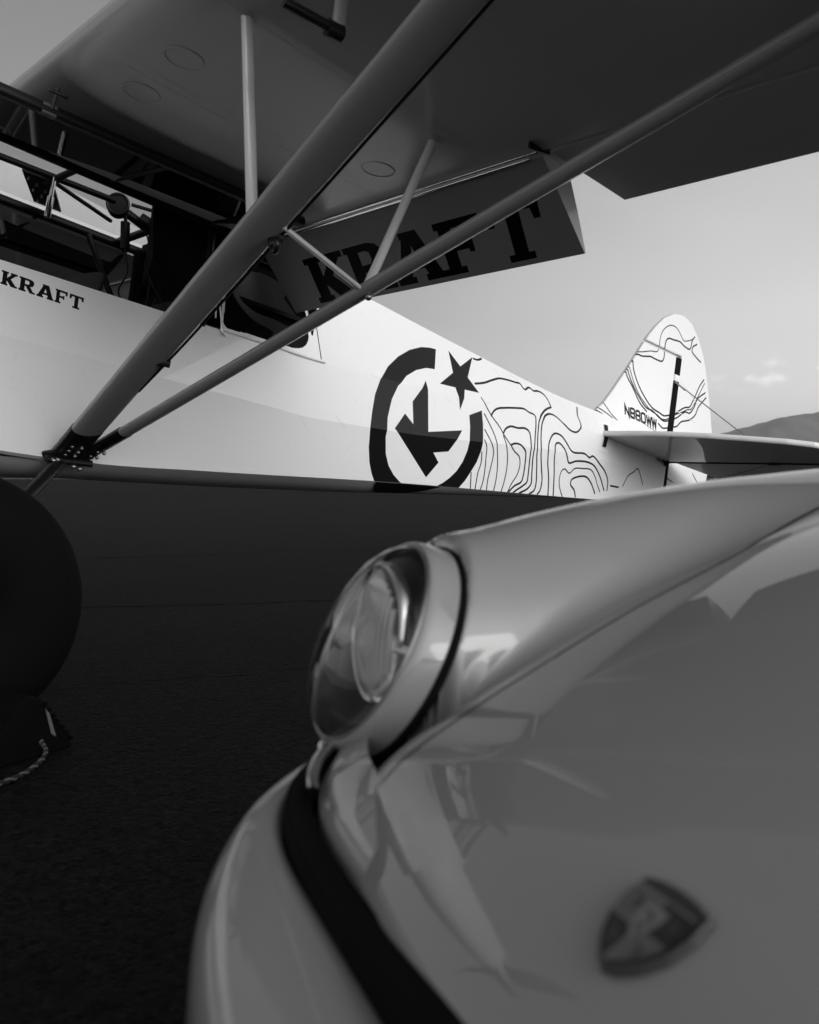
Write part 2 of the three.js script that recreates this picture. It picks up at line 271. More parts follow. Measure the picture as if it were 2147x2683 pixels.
ap('deck_top', mergeGeometries([
  side(1.25, 5.2, -1, 60, 'T', 'A', plain),
  grid(60, 6, (u, v) => { const x = lerp(1.25, 5.2, u), a = v * 2 - 1; return [x, yT(x) + 0.014 * HW(x) / 0.36 * (1 - a * a), a * zT(x), 0, 0]; }, true)]), M.white);
const keel = lin([-0.55, 0, 0.39, 0.67, 1.26, 2.17, 3.5, 4.05, 5.2], [0.09, 0.09, 0.09, 0.066, 0.07, 0.068, 0.022, 0.004, 0]);
ap('belly', grid(60, 10, (u, v) => { const x = lerp(-0.55, 5.2, u), k = Math.abs(v * 2 - 1); return [x, yb(x) - keel(x) * (1 - k ** 2.2), lerp(zD(x), -zD(x), v)]; }), M.white);
{ // the emblem's foot runs round onto the belly
  ap('emblem_foot', grid(24, 6, (u, v) => { const x = lerp(2.15, 2.66, u), m = Math.min(1, 1.25 * Math.sin(u * Math.PI)), z = zD(x) * (1 - 0.6 * v * m) - 0.001; const k = Math.abs(z / zD(x)); return [x, yb(x) - keel(x) * (1 - k ** 2.2) - 0.003, z]; }), M.black);
}
// quarter panel with the rear side window
{
  const hole = new THREE.CatmullRomCurve3([[1.106, -0.486], [1.25, -0.486], [1.4, -0.486], [1.5, -0.48], [1.56, -0.455], [1.595, -0.41], [1.603, -0.35], [1.603, -0.27], [1.575, -0.19], [1.48, -0.1], [1.36, -0.055], [1.2, -0.05], [1.106, -0.05], [1.1, -0.2], [1.1, -0.4]].map((q) => V(q[0], q[1], 0)), true, 'centripetal').getPoints(120);
  const inside = (x, y) => { let c = false; for (let i = 0, j = hole.length - 1; i < hole.length; j = i++) { const a = hole[i], b = hole[j]; if ((a.y > y) !== (b.y > y) && x < (b.x - a.x) * (y - a.y) / (b.y - a.y) + a.x) c = !c; } return c; };
  const zq = (x, y) => lerp(0.36, deckZ(x, y), lerp(0.25, 1, smooth(1.02, 1.34, x)));
  const nx = 190, ny = 150, at = (i, j) => { const x = lerp(1.085, 1.665, i / nx); const y = lerp(yA(x), -0.02, j / ny); return [x, y]; };
  const shell = (want, off) => { const p = [], idx = [], id = new Map(); const vid = (i, j) => { const k = j * (nx + 1) + i; if (!id.has(k)) { const [x, y] = at(i, j); id.set(k, p.length / 3); p.push(x, y, zq(x, y) + off); } return id.get(k); };
    for (let j = 0; j < ny; j++) for (let i = 0; i < nx; i++) { const [x, y] = at(i + 0.5, j + 0.5); if (inside(x, y) === want) { const a = vid(i, j), b = vid(i + 1, j), c = vid(i, j + 1), d = vid(i + 1, j + 1); idx.push(a, b, c, b, d, c); } }
    const g = new THREE.BufferGeometry(); g.setAttribute('position', new THREE.Float32BufferAttribute(p, 3)); g.setAttribute('uv', new THREE.Float32BufferAttribute(new Array(p.length / 3 * 2).fill(0), 2)); g.setIndex(idx); g.computeVertexNormals(); return g; };
  ap('quarter_panel', shell(false, 0), M.white);
  ap('rear_window', shell(true, -0.003), phys({ color: G(0.003), roughness: 0.04, specularIntensity: 0.3 }));
  ap('sill_strip', tubeThrough([1.09, 1.25, 1.4, 1.55, 1.68].map((x) => V(x, yA(x) + 0.004, zA(x) + 0.004)), 0.008, 20), M.white);
  ap('panel_seam', tubeThrough([-0.5, -0.42, -0.34, -0.2].map((y) => V(1.662, y, deckZ(1.662, y) + 0.0005)), 0.0022, 12), M.black);
  ap('window_latch', mergeGeometries([tubeThrough([V(1.06, -0.4, 0.365), V(1.075, -0.47, 0.372), V(1.085, -0.52, 0.376), V(1.105, -0.535, 0.376)], 0.004, 14), rod(V(1.045, -0.39, 0.36), V(1.05, -0.47, 0.366), 0.005)]), M.alu);
}
// nose, windscreen, propeller (ahead of the frame)
{
  const sec = (x, w, yt, ybm) => { const r = []; for (let i = 0; i < 32; i++) { const a = i / 32 * 2 * Math.PI, c = Math.cos(a), s = Math.sin(a); const e = 0.62; r.push(V(x, (yt + ybm) / 2 + (yt - ybm) / 2 * Math.sign(s) * Math.abs(s) ** e, w * Math.sign(c) * Math.abs(c) ** e)); } return r; };
  ap('engine_cowling', loft([sec(-0.55, 0.372, -0.5, -1.215), sec(-0.8, 0.37, -0.52, -1.2), sec(-1.1, 0.35, -0.56, -1.12), sec(-1.3, 0.31, -0.6, -1.04), sec(-1.4, 0.22, -0.66, -0.96)]), M.white);
  ap('windscreen', grid(8, 8, (u, v) => { const a = (u * 2 - 1), x = lerp(-0.5, -0.02, v) + 0.12 * a * a * (1 - v * 0.4), y = lerp(-0.51, 0.0, v); return [x, y, a * 0.36]; }), M.plexi);
  const spin = new THREE.LatheGeometry([[0.001, 0.3], [0.06, 0.27], [0.11, 0.17], [0.135, 0.05], [0.14, 0]].map((q) => new THREE.Vector2(q[0], q[1])), 28); spin.rotateZ(Math.PI / 2); spin.translate(-1.41, -0.8, 0);
  ap('spinner', spin, M.chrome);
  const bl = []; for (const s of [1, -1]) { const rings = []; for (let k = 0; k <= 10; k++) { const t = k / 10, r = lerp(0.1, 0.98, t), c = 0.16 * Math.sin(Math.PI * (0.2 + 0.72 * t)) + 0.02, tw = lerp(0.9, 0.25, t), q = []; for (let i = 0; i < 14; i++) { const a = i / 14 * 2 * Math.PI, cx = c / 2 * Math.cos(a), cy = 0.014 * (1.3 - t) * Math.sin(a); q.push(V(-1.5 + cx * Math.sin(tw) * s + cy * Math.cos(tw), -0.8 + s * r * 0.5 + cx * Math.cos(tw) * 0.86, s * r * 0.866 - cx * Math.cos(tw) * 0.5)); } rings.push(q); } bl.push(loft(rings)); }
  bl.forEach((g) => ap('propeller_blade', g, M.blackGloss));
}
// cabin: floor, far wall, bulkheads, tubes, skylight
ap('cabin_floor', box([-0.4, -1.04, -0.33], [1.5, -1.02, 0.33]), M.interior);
ap('rear_bulkhead', mergeGeometries([box([1.62, -1.0, -0.3], [1.63, -0.05, 0.28]), box([1.0, -0.95, -0.31], [1.02, -0.32, 0.31]), box([1.02, -0.34, -0.31], [1.62, -0.32, 0.3]), box([1.1, -0.07, -0.3], [1.62, -0.06, 0.2]), box([1.1, -0.52, -0.34], [1.62, -0.06, -0.33])]), M.interior);
ap('dashboard', mergeGeometries([box([-0.42, -0.78, -0.33], [-0.36, -0.5, 0.33])]), M.interior);
const seatGeo = (x) => mergeGeometries([bar(V(x, -0.86, -0.22), V(x, -0.86, 0.22), 0.42, 0.13, V(1, 0, 0)), bar(V(x + 0.23, -0.85, 0), V(x + 0.33, -0.40, 0), 0.1, 0.42, V(1, 0, 0), 28)]);
ap('seat', seatGeo(0.28), M.seat); ap('seat', seatGeo(0.98 - 0.3), M.seat);
for (const s of [1, -1]) ap('root_rail', mergeGeometries([rod(V(-0.1, -0.058, s * 0.35), V(1.12, -0.085, s * 0.35), 0.021), rod(V(0.98, -0.08, s * 0.34), V(1.0, -0.52, s * 0.345), 0.021), rod(V(-0.08, -0.06, s * 0.35), V(-0.48, -0.5, s * 0.355), 0.018)]), M.black);
ap('skylight', grid(2, 2, (u, v) => [lerp(0.02, 1.02, u), -0.03 - 0.02 * u + 0.03 * Math.sin(v * Math.PI), lerp(-0.34, 0.34, v)]), M.plexi);
ap('roof_panel', box([1.02, -0.06, -0.4], [1.24, -0.03, 0.42]), M.interior); ap('roof_panel', box([-0.06, -0.05, -0.34], [0.02, -0.02, 0.34]), M.interior);
ap('headliner', mergeGeometries([box([0.96, -0.09, -0.33], [1.0, -0.5, -0.3]), box([0.98, -0.1, -0.33], [1.62, -0.094, 0.2]), box([1.0, -0.5, -0.335], [1.62, -0.1, -0.325])]), M.interior);
ap('roof_tube', rod(V(0.02, -0.02, 0.02), V(0.64, -0.05, 0.107), 0.014), M.black);
ap('roof_tube', rod(V(0.40, -0.06, 0.07), V(0.72, -0.07, -0.1), 0.009), M.black);
ap('roof_tube', rod(V(0.385, -0.06, 0.35), V(0.39, -0.04, -0.02), 0.014), M.black);
ap('cross_tube', rod(V(0.86, -0.08, -0.34), V(0.86, -0.08, 0.34), 0.018), M.black);
ap('cross_tube', rod(V(0.98, -0.5, -0.34), V(0.72, -0.09, -0.33), 0.014), M.black);
ap('cabin_curtain', loft([[V(0.7, -0.05, 0.335), V(1.02, -0.05, -0.345), V(1.02, -0.27, -0.345), V(0.74, -0.3, 0.335)], [V(1.0, -0.05, 0.335), V(1.12, -0.05, -0.345), V(1.12, -0.3, -0.345), V(1.0, -0.5, 0.335)]]), M.interior);
ap('control_handle', mergeGeometries([rod(V(0.378, -0.13, 0.1), V(0.375, -0.218, 0.1), 0.0135), rod(V(0.38, -0.05, 0.1), V(0.378, -0.13, 0.1), 0.009)]), M.chrome);
{
  const plate = loft([[V(0.277, -0.03, 0.013), V(0.402, -0.03, 0.016), V(0.579, -0.03, -0.325), V(0.451, -0.03, -0.315)], [V(0.277, -0.04, 0.013), V(0.402, -0.04, 0.016), V(0.579, -0.04, -0.325), V(0.451, -0.04, -0.315)]]);
  const sw = ap('switch_panel', plate, M.black);
  for (let k = 0; k < 7; k++) { const t = (k + 0.7) / 7.6; const g = new THREE.CylinderGeometry(0.006, 0.006, 0.014, 10); g.translate(lerp(0.335, 0.5, t) + 0.028 * ((k % 3) - 1), -0.047, lerp(0.0, -0.3, t)); ap('switch', g, M.steel, sw); }
}
{
  const g = new THREE.CylinderGeometry(0.046, 0.046, 0.06, 28); g.rotateX(Math.PI / 2); g.rotateY(-0.5); g.translate(0.7, -0.03, 0.0);
  const b = new THREE.TorusGeometry(0.045, 0.006, 10, 32); b.rotateY(-0.5); b.translate(0.686, -0.03, 0.028);
  const ga = ap('round_gauge', g, M.black); ap('bezel', b, M.blackGloss, ga);
  ap('gauge_bracket', mergeGeometries([rod(V(0.72, -0.03, -0.01), V(0.86, -0.08, 0), 0.02), rod(V(0.8, -0.05, 0.02), V(0.96, -0.12, 0.1), 0.026), rod(V(0.76, 0.0, 0), V(0.9, -0.02, 0.1), 0.008)]), M.black);
  ap('hand_microphone', mergeGeometries([bar(V(0.745, -0.085, 0), V(0.762, -0.2, 0), 0.042, 0.035, V(1, 0, 0)), rod(V(0.74, -0.05, 0), V(0.746, -0.09, 0), 0.008)]), M.black);
  ap('microphone_cord', tubeThrough([V(0.762, -0.2, 0), V(0.78, -0.3, 0.02), V(0.74, -0.42, 0.06), V(0.86, -0.47, 0.05), V(0.88, -0.3, 0.04), V(0.84, -0.12, 0.03), V(0.8, -0.06, 0.01)], 0.0042, 60), M.black);
  ap('brace_wire', tubeThrough([V(0.82, -0.5, 0.2), V(0.92, -0.33, 0.1), V(0.96, -0.2, 0.05)], 0.004), M.black);
  ap('brace_wire', tubeThrough([V(0.96, -0.52, 0.2), V(0.86, -0.35, 0.12), V(0.84, -0.24, 0.05)], 0.004), M.black);
  ap('throttle_knob', mergeGeometries([new THREE.SphereGeometry(0.017, 16, 12).translate(0.95, -0.49, 0.3), rod(V(0.95, -0.56, 0.3), V(0.95, -0.49, 0.3), 0.007)]), M.steel);
}
// upper doors, hinged at the roof rail and swung up under the wings
for (const s of [1, -1]) {
  const yo = s > 0 ? -0.135 : -0.1, P = (x, v) => V(x, lerp(-0.072, yo, v), s * lerp(0.36, 0.905, v)), fx0 = s > 0 ? 0.06 : 0.08;
  const a = P(fx0, 0), b = P(0.93, 0), c = P(1.06, 1), d = P(s > 0 ? -0.16 : 0.1, 1);
  const fr = [rod(a, b, 0.015), rod(d, c, 0.021), rod(a, d, 0.017), rod(b, c, 0.015), rod(P(0.5, 0), P(0.5, 1), 0.009)];
  const f = ap('upper_door', mergeGeometries(fr), M.black);
  ap('door_pane', grid(1, 1, (u, v) => { const q = a.clone().lerp(b, u).lerp(d.clone().lerp(c, u), v); return [q.x, q.y, q.z]; }), M.smoke, f);
}
ap('door_catch', mergeGeometries([rod(V(0.05, -0.075, 0.955), V(0.05, -0.135, 0.925), 0.005), rod(V(0.022, -0.09, 0.95), V(0.085, -0.09, 0.95), 0.0055), box([0.022, -0.155, 0.893], [0.068, -0.122, 0.924])]), std({ color: G(0.12), metalness: 1, roughness: 0.5 }));

// wings
const yl = pl([0, 0.004, 0.015, 0.05, 0.1, 0.2, 0.4, 0.7, 1.0, 1.18, 1.6], [0, -0.017, -0.031, -0.05, -0.06, -0.068, -0.07, -0.066, -0.06, -0.056, -0.045]);
const yu = pl([0, 0.004, 0.015, 0.05, 0.15, 0.4, 0.7, 1.18, 1.6], [0, 0.018, 0.036, 0.068, 0.112, 0.142, 0.122, 0.052, -0.036]);
const wy = (x, z) => -0.0264 * x + 0.0147 * (Math.abs(z) - 0.75);
const lowY = (x, z) => yl(x) + wy(x, z);
const NP = 40;
function wingRing(x0, x1, z, k = 1, dy = 0) {                       // closed profile between two chord stations
  const q = (t) => lerp(x0, x1, x0 === 0 ? t * t : t), r = [];
  for (let i = 0; i <= NP; i++) { const x = q(1 - i / NP); r.push(V(x, yu(x) * k + wy(x, z) + dy, z)); }
  for (let i = x0 === 0 ? 1 : 0; i <= NP; i++) { const x = q(i / NP); r.push(V(x, yl(x) * k + wy(x, z) + dy, z)); }
  return r;
}
function wingTip(s) {
  const rings = []; for (let k = 0; k <= 8; k++) { const t = k / 8, z = lerp(4.8, 5.22, Math.sin(t * Math.PI / 2)), sh = 1 - Math.cos(t * Math.PI / 2); rings.push(wingRing(0, 1.6, s * z, 1 - 0.85 * t * t, 0.04 * t * t).map((p) => V(0.75 + (p.x - 0.75) * (1 - 0.6 * sh * sh), p.y, p.z))); } return loft(rings);
}
const creased = (g, a) => { const h = g.toNonIndexed(); h.computeVertexNormals(); return h; };
function loftSharp(x0, x1, z0, z1, n) {                             // faces kept separate from the flat end faces
  const A = (z) => wingRing(x0, x1, z), zs = [...Array(n + 1).keys()].map((i) => lerp(z0, z1, i / n)), rings = zs.map(A), g = [];
  const m = rings[0].length;
  const part = (a, b) => grid(b - a, n, (u, v, i, j) => { const q = rings[j][a + i]; return [q.x, q.y, q.z, q.x, q.z]; }, false);
  if (x0 === 0) g.push(part(0, m - 1)); else { g.push(part(0, NP), part(NP + 1, m - 1)); const nose = grid(8, n, (u, v, i, j) => { const p = rings[j][NP], q = rings[j][NP + 1], b = Math.sin(u * Math.PI) * 0.02; return [lerp(p.x, q.x, u) - b, lerp(p.y, q.y, u), p.z, 0, 0]; }); g.push(nose); }
  g.push(grid(1, n, (u, v, i, j) => { const q = rings[j][i ? 0 : m - 1]; return [q.x, q.y, q.z, 0, 0]; }), fan(rings[0]), fan(rings[n]));
  return mergeGeometries(g);
}
for (const s of [1, -1]) {
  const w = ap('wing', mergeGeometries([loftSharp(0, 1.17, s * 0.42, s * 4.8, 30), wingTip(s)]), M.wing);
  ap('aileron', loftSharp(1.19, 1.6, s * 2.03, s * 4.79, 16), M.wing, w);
  // fabric tapes over the ribs, inspection rings
  for (let k = 0; k < (s > 0 ? 7 : 3); k++) {
    const z = s * (1.29 + k * 0.53);
    ap('rib_tape', mergeGeometries([grid(30, 1, (u, v) => { const x = lerp(0.02, 1.165, u); const zz = z + (v - 0.5) * 0.045; return [x, lowY(x, zz) - 0.0009, zz]; }), tubeThrough([...Array(14).keys()].map((i) => { const x = lerp(0.03, 1.16, i / 13); return V(x, lowY(x, z) - 0.0004, z - s * 0.02); }), 0.0013, 40, 6)]), M.wing, w);
  }
  if (s > 0) for (const [x, z] of [[0.228, 1.164], [0.208, 1.466], [0.98, 1.441]]) {
    const g = new THREE.TorusGeometry(0.056, 0.0022, 8, 40); g.scale(1, 1, 0.6); g.rotateX(Math.PI / 2); g.rotateZ(-0.026); g.translate(x, lowY(x, z) - 0.001, z);
    ap('inspection_ring', g, M.wing, w);
  }
  // flap let down about forty degrees
  const h0 = V(1.185, -0.103, 0), cd = V(0.27, -0.225, 0).normalize(), nu = V(cd.y * -1, cd.x, 0), FL = 0.351;
  const prof = [[0, 0], [FL, 0], [FL, 0.006], [0.22, 0.052], [0.11, 0.085], [0.05, 0.098], [0.01, 0.09], [-0.02, 0.06], [-0.02, 0.025]];
  const fp = (c, n, z) => { const p = h0.clone().addScaledVector(cd, c).addScaledVector(nu, n); p.y += 0.0147 * (Math.abs(z) - 0.37); p.z = z; return p; };
  const z0 = s * 0.37, z1 = s * 2.005, zr = (c, z) => z + (Math.abs(z) < 0.5 ? s * 0.03 * (1 - c / FL) : 0);
  const g = [];
  for (let i = 1; i < prof.length; i++) { const a = prof[i], b = prof[(i + 1) % prof.length]; g.push(grid(1, 1, (u, v) => { const c = lerp(a[0], b[0], u), n = lerp(a[1], b[1], u), z = lerp(z0, z1, v), p = fp(c, n, zr(c, z)); return [p.x, p.y, p.z, 0, 0]; })); }
  for (const z of [z0, z1]) g.push(fan(prof.map((q) => fp(q[0], q[1], zr(q[0], z)))));
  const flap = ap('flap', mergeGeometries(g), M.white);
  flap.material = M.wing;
  const skin = grid(4, 20, (u, v) => { const c = u * FL, z = lerp(z0, z1, v), p = fp(c, -0.0005, zr(c, z)); return [p.x, p.y, p.z, v, 1 - u]; });
  if (s > 0) {
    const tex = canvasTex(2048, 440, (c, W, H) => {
      c.fillStyle = '#828282'; c.fillRect(0, 0, W, H); grime(c, W, H, 300, 0.05); c.fillStyle = ink;  // base grey darker than the flap paint, shade put into the underside colour
      const X = (z) => (z - 0.37) / 1.635 * W, Y = (t) => t / FL * H;
      const L = [[0.575, 0.27], [0.845, 0.25], [1.105, 0.27], [1.375, 0.24], [1.635, 0.235]];
      word(c, 'KRAFT', (k, gx, gy) => [X(L[k][0] + gx * L[k][1] + 0.045 * (1 - gy)), Y(0.118 + gy * 0.212)]);
    });
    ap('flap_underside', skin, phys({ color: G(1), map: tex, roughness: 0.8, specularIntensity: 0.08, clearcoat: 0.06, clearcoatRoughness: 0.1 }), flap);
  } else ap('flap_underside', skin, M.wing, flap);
  ap('hinge_strip', rod(V(1.16, lowY(1.165, 0.5) - 0.006, s * 0.5), V(1.16, lowY(1.165, 2) - 0.006, s * 2.0), 0.005), M.chrome, flap);
  ap('hinge_strip', rod(fp(-0.004, -0.004, s * 0.45), fp(-0.004, -0.004, s * 1.96), 0.0075), M.chrome, flap);
  ap('hinge_bracket', mergeGeometries([bar(V(1.1, lowY(1.1, 2.02) - 0.012, s * 2.02), fp(0.0, 0.03, s * 2.012), 0.022, 0.008, V(0, 1, 0))]), M.black, flap);

  // lift struts and their jury struts
  const F0 = V(0.50, -1.165, s * 0.38), F1 = V(0.22, lowY(0.22, 3.02), s * 3.02), R0 = V(0.575, -1.16, s * 0.38), R1 = V(0.94, lowY(0.94, 3.21), s * 3.21);
  const fs = ap('front_strut', bar(F0, F1, 0.118, 0.05, V(1, 0, 0), 28), M.strut), rs = ap('rear_strut', bar(R0, R1, 0.062, 0.034, V(1, 0, 0), 24), M.strut);
  ap('strut_boot', bar(F0.clone().lerp(F1, -0.004), F0.clone().lerp(F1, 0.075), 0.122, 0.054, V(1, 0, 0), 28), M.blackGloss, fs);
  ap('strut_boot', bar(R0.clone().lerp(R1, -0.004), R0.clone().lerp(R1, 0.085), 0.066, 0.038, V(1, 0, 0), 24), M.blackGloss, rs);
  const J1 = F0.clone().lerp(F1, 0.515), J2 = R0.clone().lerp(R1, 0.487), J3 = F0.clone().lerp(F1, 0.545);
  ap('jury_strut', bar(V(0.205, lowY(0.205, 1.8), s * 1.8), J1, 0.036, 0.02, V(1, 0, 0)), M.jury);
  ap('jury_strut', bar(V(0.942, lowY(0.942, 1.75), s * 1.75), J2, 0.031, 0.022, V(1, 0, 0)), M.jury);
  ap('jury_brace', rod(J3.clone().add(V(0.05, -0.005, 0)), J2.clone().add(V(0, -0.002, 0)), 0.0085), M.jury);
  if (s > 0) {
    ap('strut_pin', new THREE.SphereGeometry(0.011, 12, 10).translate(J2.x, J2.y - 0.02, J2.z + 0.02), M.steel, rs);
    const off = V(0.061, -0.008, 0.006), Q = (t, o = 1) => F0.clone().lerp(F1, t).addScaledVector(off, o);
    ap('air_line', tubeThrough([Q(0.2, 0.85), Q(0.28, 0.95), Q(0.35), Q(0.45), Q(0.56), Q(0.7), Q(0.85), Q(0.99, 0.9)], 0.0042, 80), M.black, fs);
    for (const t of [0.27, 0.525, 0.862]) ap('strap', bar(Q(t, -0.15), Q(t + 0.006, 1.12), 0.022, 0.03, V(0.1, 0.3, 1)), M.black, fs);
    const lamp = mergeGeometries([new THREE.TorusGeometry(0.017, 0.009, 12, 20).rotateY(1.2).translate(J3.x + 0.035, J3.y - 0.062, J3.z), new THREE.SphereGeometry(0.017, 16, 12).translate(J3.x + 0.03, J3.y - 0.062, J3.z)]);
    ap('strut_camera', lamp, M.blackGloss, fs);
    // bolts of the strut fork
    const bolt = new THREE.SphereGeometry(0.0078, 12, 10);
    const nrm = F1.clone().sub(F0).cross(V(1, 0, 0)).normalize(); if (nrm.y > 0) nrm.negate();
    const fitting = ap('strut_fitting', mergeGeometries([bar(V(0.45, -1.19, 0.33), V(0.51, -1.165, 0.405), 0.1, 0.03, V(1, 0, 0)), bar(V(0.53, -1.18, 0.34), V(0.58, -1.16, 0.4), 0.07, 0.026, V(1, 0, 0)), rod(V(0.42, -1.2, 0.385), V(0.6, -1.19, 0.385), 0.014)]), M.black, fs);
    const spots = []; for (let k = 0; k < 3; k++) for (const o of [-0.02, 0.017]) spots.push(F0.clone().lerp(F1, 0.012 + k * 0.013).addScaledVector(V(1, 0, 0), o).addScaledVector(nrm, 0.026));
    for (let k = 0; k < 2; k++) for (const o of [-0.012, 0.014]) spots.push(R0.clone().lerp(R1, 0.012 + k * 0.016).addScaledVector(V(1, 0, 0), o + 0.008).addScaledVector(nrm, 0.018));
    for (const q of spots) { const b = add('bolt', bolt, M.steel, fs); b.position.copy(q).add(T); }
    for (const [x, y, z] of [[0.44, -1.205, 0.41], [0.455, -1.2, 0.412], [0.52, -1.215, 0.41], [0.545, -1.22, 0.41]]) { const b = add('bolt', bolt, M.steel, fitting); b.position.set(x + T.x, y + T.y, z + T.z); b.scale.setScalar(1.25); }
  }
  // undercarriage
  ap('gear_leg', mergeGeometries([bar(V(0.49, -1.19, s * 0.37), V(-0.03, -1.7, s * 0.84), 0.05, 0.034, V(1, 0, 0.2)), bar(V(-0.12, -1.21, s * 0.37), V(-0.05, -1.7, s * 0.84), 0.07, 0.04, V(1, 0, 0)), rod(V(-0.043, -1.722, s * 0.78), V(-0.043, -1.722, s * 1.0), 0.03)]), M.blackGloss);
  ap('gear_fairing', grid(10, 3, (u, v) => { const x = lerp(-0.5, 0.42, u); return [x, yb(x) - 0.012 - 0.05 * Math.sin(v * Math.PI * 0.5) * Math.sin(u * Math.PI), s * lerp(0.345, 0.1, v)]; }), M.black);
  const lathe = (pts, n = 72) => { const l = new THREE.LatheGeometry(pts.map((q) => new THREE.Vector2(q[0], q[1])), n); l.rotateX(Math.PI / 2); return l; };
  const tp = []; for (let i = 0; i <= 36; i++) { const a = -2.55 + 5.1 * i / 36, c = Math.cos(a), sn = Math.sin(a); tp.push([0.262 + 0.15 * Math.sign(c) * Math.abs(c) ** 0.86, 0.148 * Math.sign(sn) * Math.abs(sn) ** 0.8]); }
  const tyre = lathe(tp); { const p = tyre.attributes.position; for (let i = 0; i < p.count; i++) { const y = p.getY(i), lim = -0.402; if (y < lim + 0.03) p.setY(i, Math.max(y, lim + (y - lim) * 0.15)); } tyre.computeVertexNormals(); }
  tyre.rotateZ(0.189); tyre.translate(-0.043, -1.722, s * 0.97);
  const wh = ap('wheel', tyre, M.rubber);
  const hub = lathe([[0.001, 0.09], [0.05, 0.09], [0.06, 0.07], [0.1, 0.05], [0.13, 0.06], [0.15, 0.085], [0.15, -0.085], [0.001, -0.085]], 40); if (s < 0) hub.rotateY(Math.PI); hub.translate(-0.043, -1.722, s * 0.97);
  ap('hub', hub, M.steel, wh);
  for (const rr of [0.352, 0.335]) { const rg = new THREE.TorusGeometry(rr, 0.004, 8, 72); rg.translate(-0.043, -1.722, s * (0.97 + (rr > 0.34 ? 0.122 : 0.134))); ap('sidewall_rib', rg, M.rubber, wh); }
}
ap('pitot_tube', mergeGeometries([bar(V(0.1, -0.2, 2.148), V(0.25, -0.204, 2.168), 0.026, 0.026, V(0, 1, 0)), bar(V(0.215, -0.206, 2.164), V(0.255, -0.206, 2.169), 0.042, 0.036, V(0, 1, 0))]), M.blackGloss);
ap('pitot_mast', bar(V(0.245, -0.2, 2.168), V(0.24, -0.08, 2.168), 0.04, 0.018, V(1, 0, 0)), M.strut);

// tail
const FX = 4.2, FW = 1.7, FY = -0.7, FH = 1.55;
const tailTex = canvasTex(1536, 1400, (c, w, h) => {
  const sx = (x) => (x - FX) / FW * w, sy = (y) => (1 - (y - FY) / FH) * h;
  c.fillStyle = white; c.fillRect(0, 0, w, h); grime(c, w, h, 200, 0.04); c.strokeStyle = ink;
  TAIL.forEach((a, i) => curve(c, a, sx, sy, i === 0 || i > 7 ? 7 : i === 4 ? 8 : 11));
  // registration in squared block letters
  const ch = { N: [[0, 1, 0, 0, 1, 1, 1, 0]], 8: [[0.12, 0, 0.88, 0, 1, 0.1, 1, 0.4, 0.88, 0.5, 1, 0.6, 1, 0.9, 0.88, 1, 0.12, 1, 0, 0.9, 0, 0.6, 0.12, 0.5, 0, 0.4, 0, 0.1, 0.12, 0], [0.12, 0.5, 0.88, 0.5]], 0: [[0.12, 0, 0.88, 0, 1, 0.1, 1, 0.9, 0.88, 1, 0.12, 1, 0, 0.9, 0, 0.1, 0.12, 0]], W: [[0, 0, 0.22, 1, 0.5, 0.25, 0.78, 1, 1, 0]] };
  c.lineWidth = 0.016 / FW * w; c.lineJoin = 'miter'; c.lineCap = 'butt';
  [...'N880WW'].forEach((k, i) => { const x0 = 4.612 + i * 0.0708, lw = k === 'W' ? 0.06 : 0.05; ch[k].forEach((p) => { c.beginPath(); for (let j = 0; j < p.length; j += 2) { const x = x0 + p[j] * lw + (1 - p[j + 1]) * -0.02, y = -0.049 - (x - 4.6) * 0.03 - p[j + 1] * 0.062; j ? c.lineTo(sx(x), sy(y)) : c.moveTo(sx(x), sy(y)); } c.stroke(); }); });
  c.fillStyle = white; c.fillRect(0, h - 12, 12, 12);
});
const mTail = phys({ color: G(0.98), map: tailTex, ...paintCoat });
function slab(pts, half, bev, curved) {
  const s = curved ? new THREE.Shape(new THREE.CatmullRomCurve3(pts.map((q) => V(q[0], q[1], 0)), false, 'centripetal').getPoints(120).map((p) => new THREE.Vector2(p.x, p.y))) : shapeOf(pts);
  const g = new THREE.ExtrudeGeometry(s, { depth: 2 * half - 2 * bev, bevelEnabled: true, bevelThickness: bev, bevelSize: bev, bevelOffset: -bev, bevelSegments: 4, curveSegments: 8 });
  g.translate(0, 0, -half + bev); return g;
}
function tailUV(g) { const p = g.attributes.position, uv = g.attributes.uv; for (let i = 0; i < p.count; i++) if (p.getZ(i) > 0) uv.setXY(i, (p.getX(i) - FX) / FW, (p.getY(i) - FY) / FH); else uv.setXY(i, 0.002, 0.002); return g; }
ap('fin', tailUV(slab([[4.272, -0.19], [4.28, -0.135], [4.32, -0.105], [4.359, -0.066], [4.45, 0.05], [4.579, 0.226], [4.739, 0.46], [5.18, 0.462], [5.18, -0.5], [4.9, -0.5]], 0.017, 0.012)), mTail);
const ru = [[5.25, 0.478], [4.752, 0.478], [4.8, 0.542], [4.867, 0.619], [4.965, 0.708], [5.073, 0.767], [5.15, 0.785], [5.212, 0.791], [5.28, 0.783], [5.346, 0.761], [5.449, 0.687], [5.552, 0.576], [5.61, 0.48], [5.667, 0.372], [5.762, 0.16], [5.831, -0.014], [5.85, -0.2], [5.82, -0.42], [5.7, -0.58], [5.5, -0.66], [5.25, -0.66]];
const rudder = ap('rudder', tailUV(slab(ru, 0.017, 0.012)), mTail);
ap('rudder_post', box([5.181, -0.68, -0.019], [5.249, 0.46, 0.019]), M.interior);
ap('rudder_hinge', box([5.179, 0.278, -0.024], [5.251, 0.325, 0.024]), M.white); ap('rudder_hinge', box([5.185, -0.45, -0.016], [5.245, -0.41, 0.016]), M.white);
for (const q of [[0.3, 0.44], [0.06, 0.3]]) ap('rudder_rib', rod(V(5.26, q[0], 0.0165), V(5.56, q[1] - 0.27, 0.0165), 0.003), M.white, rudder);
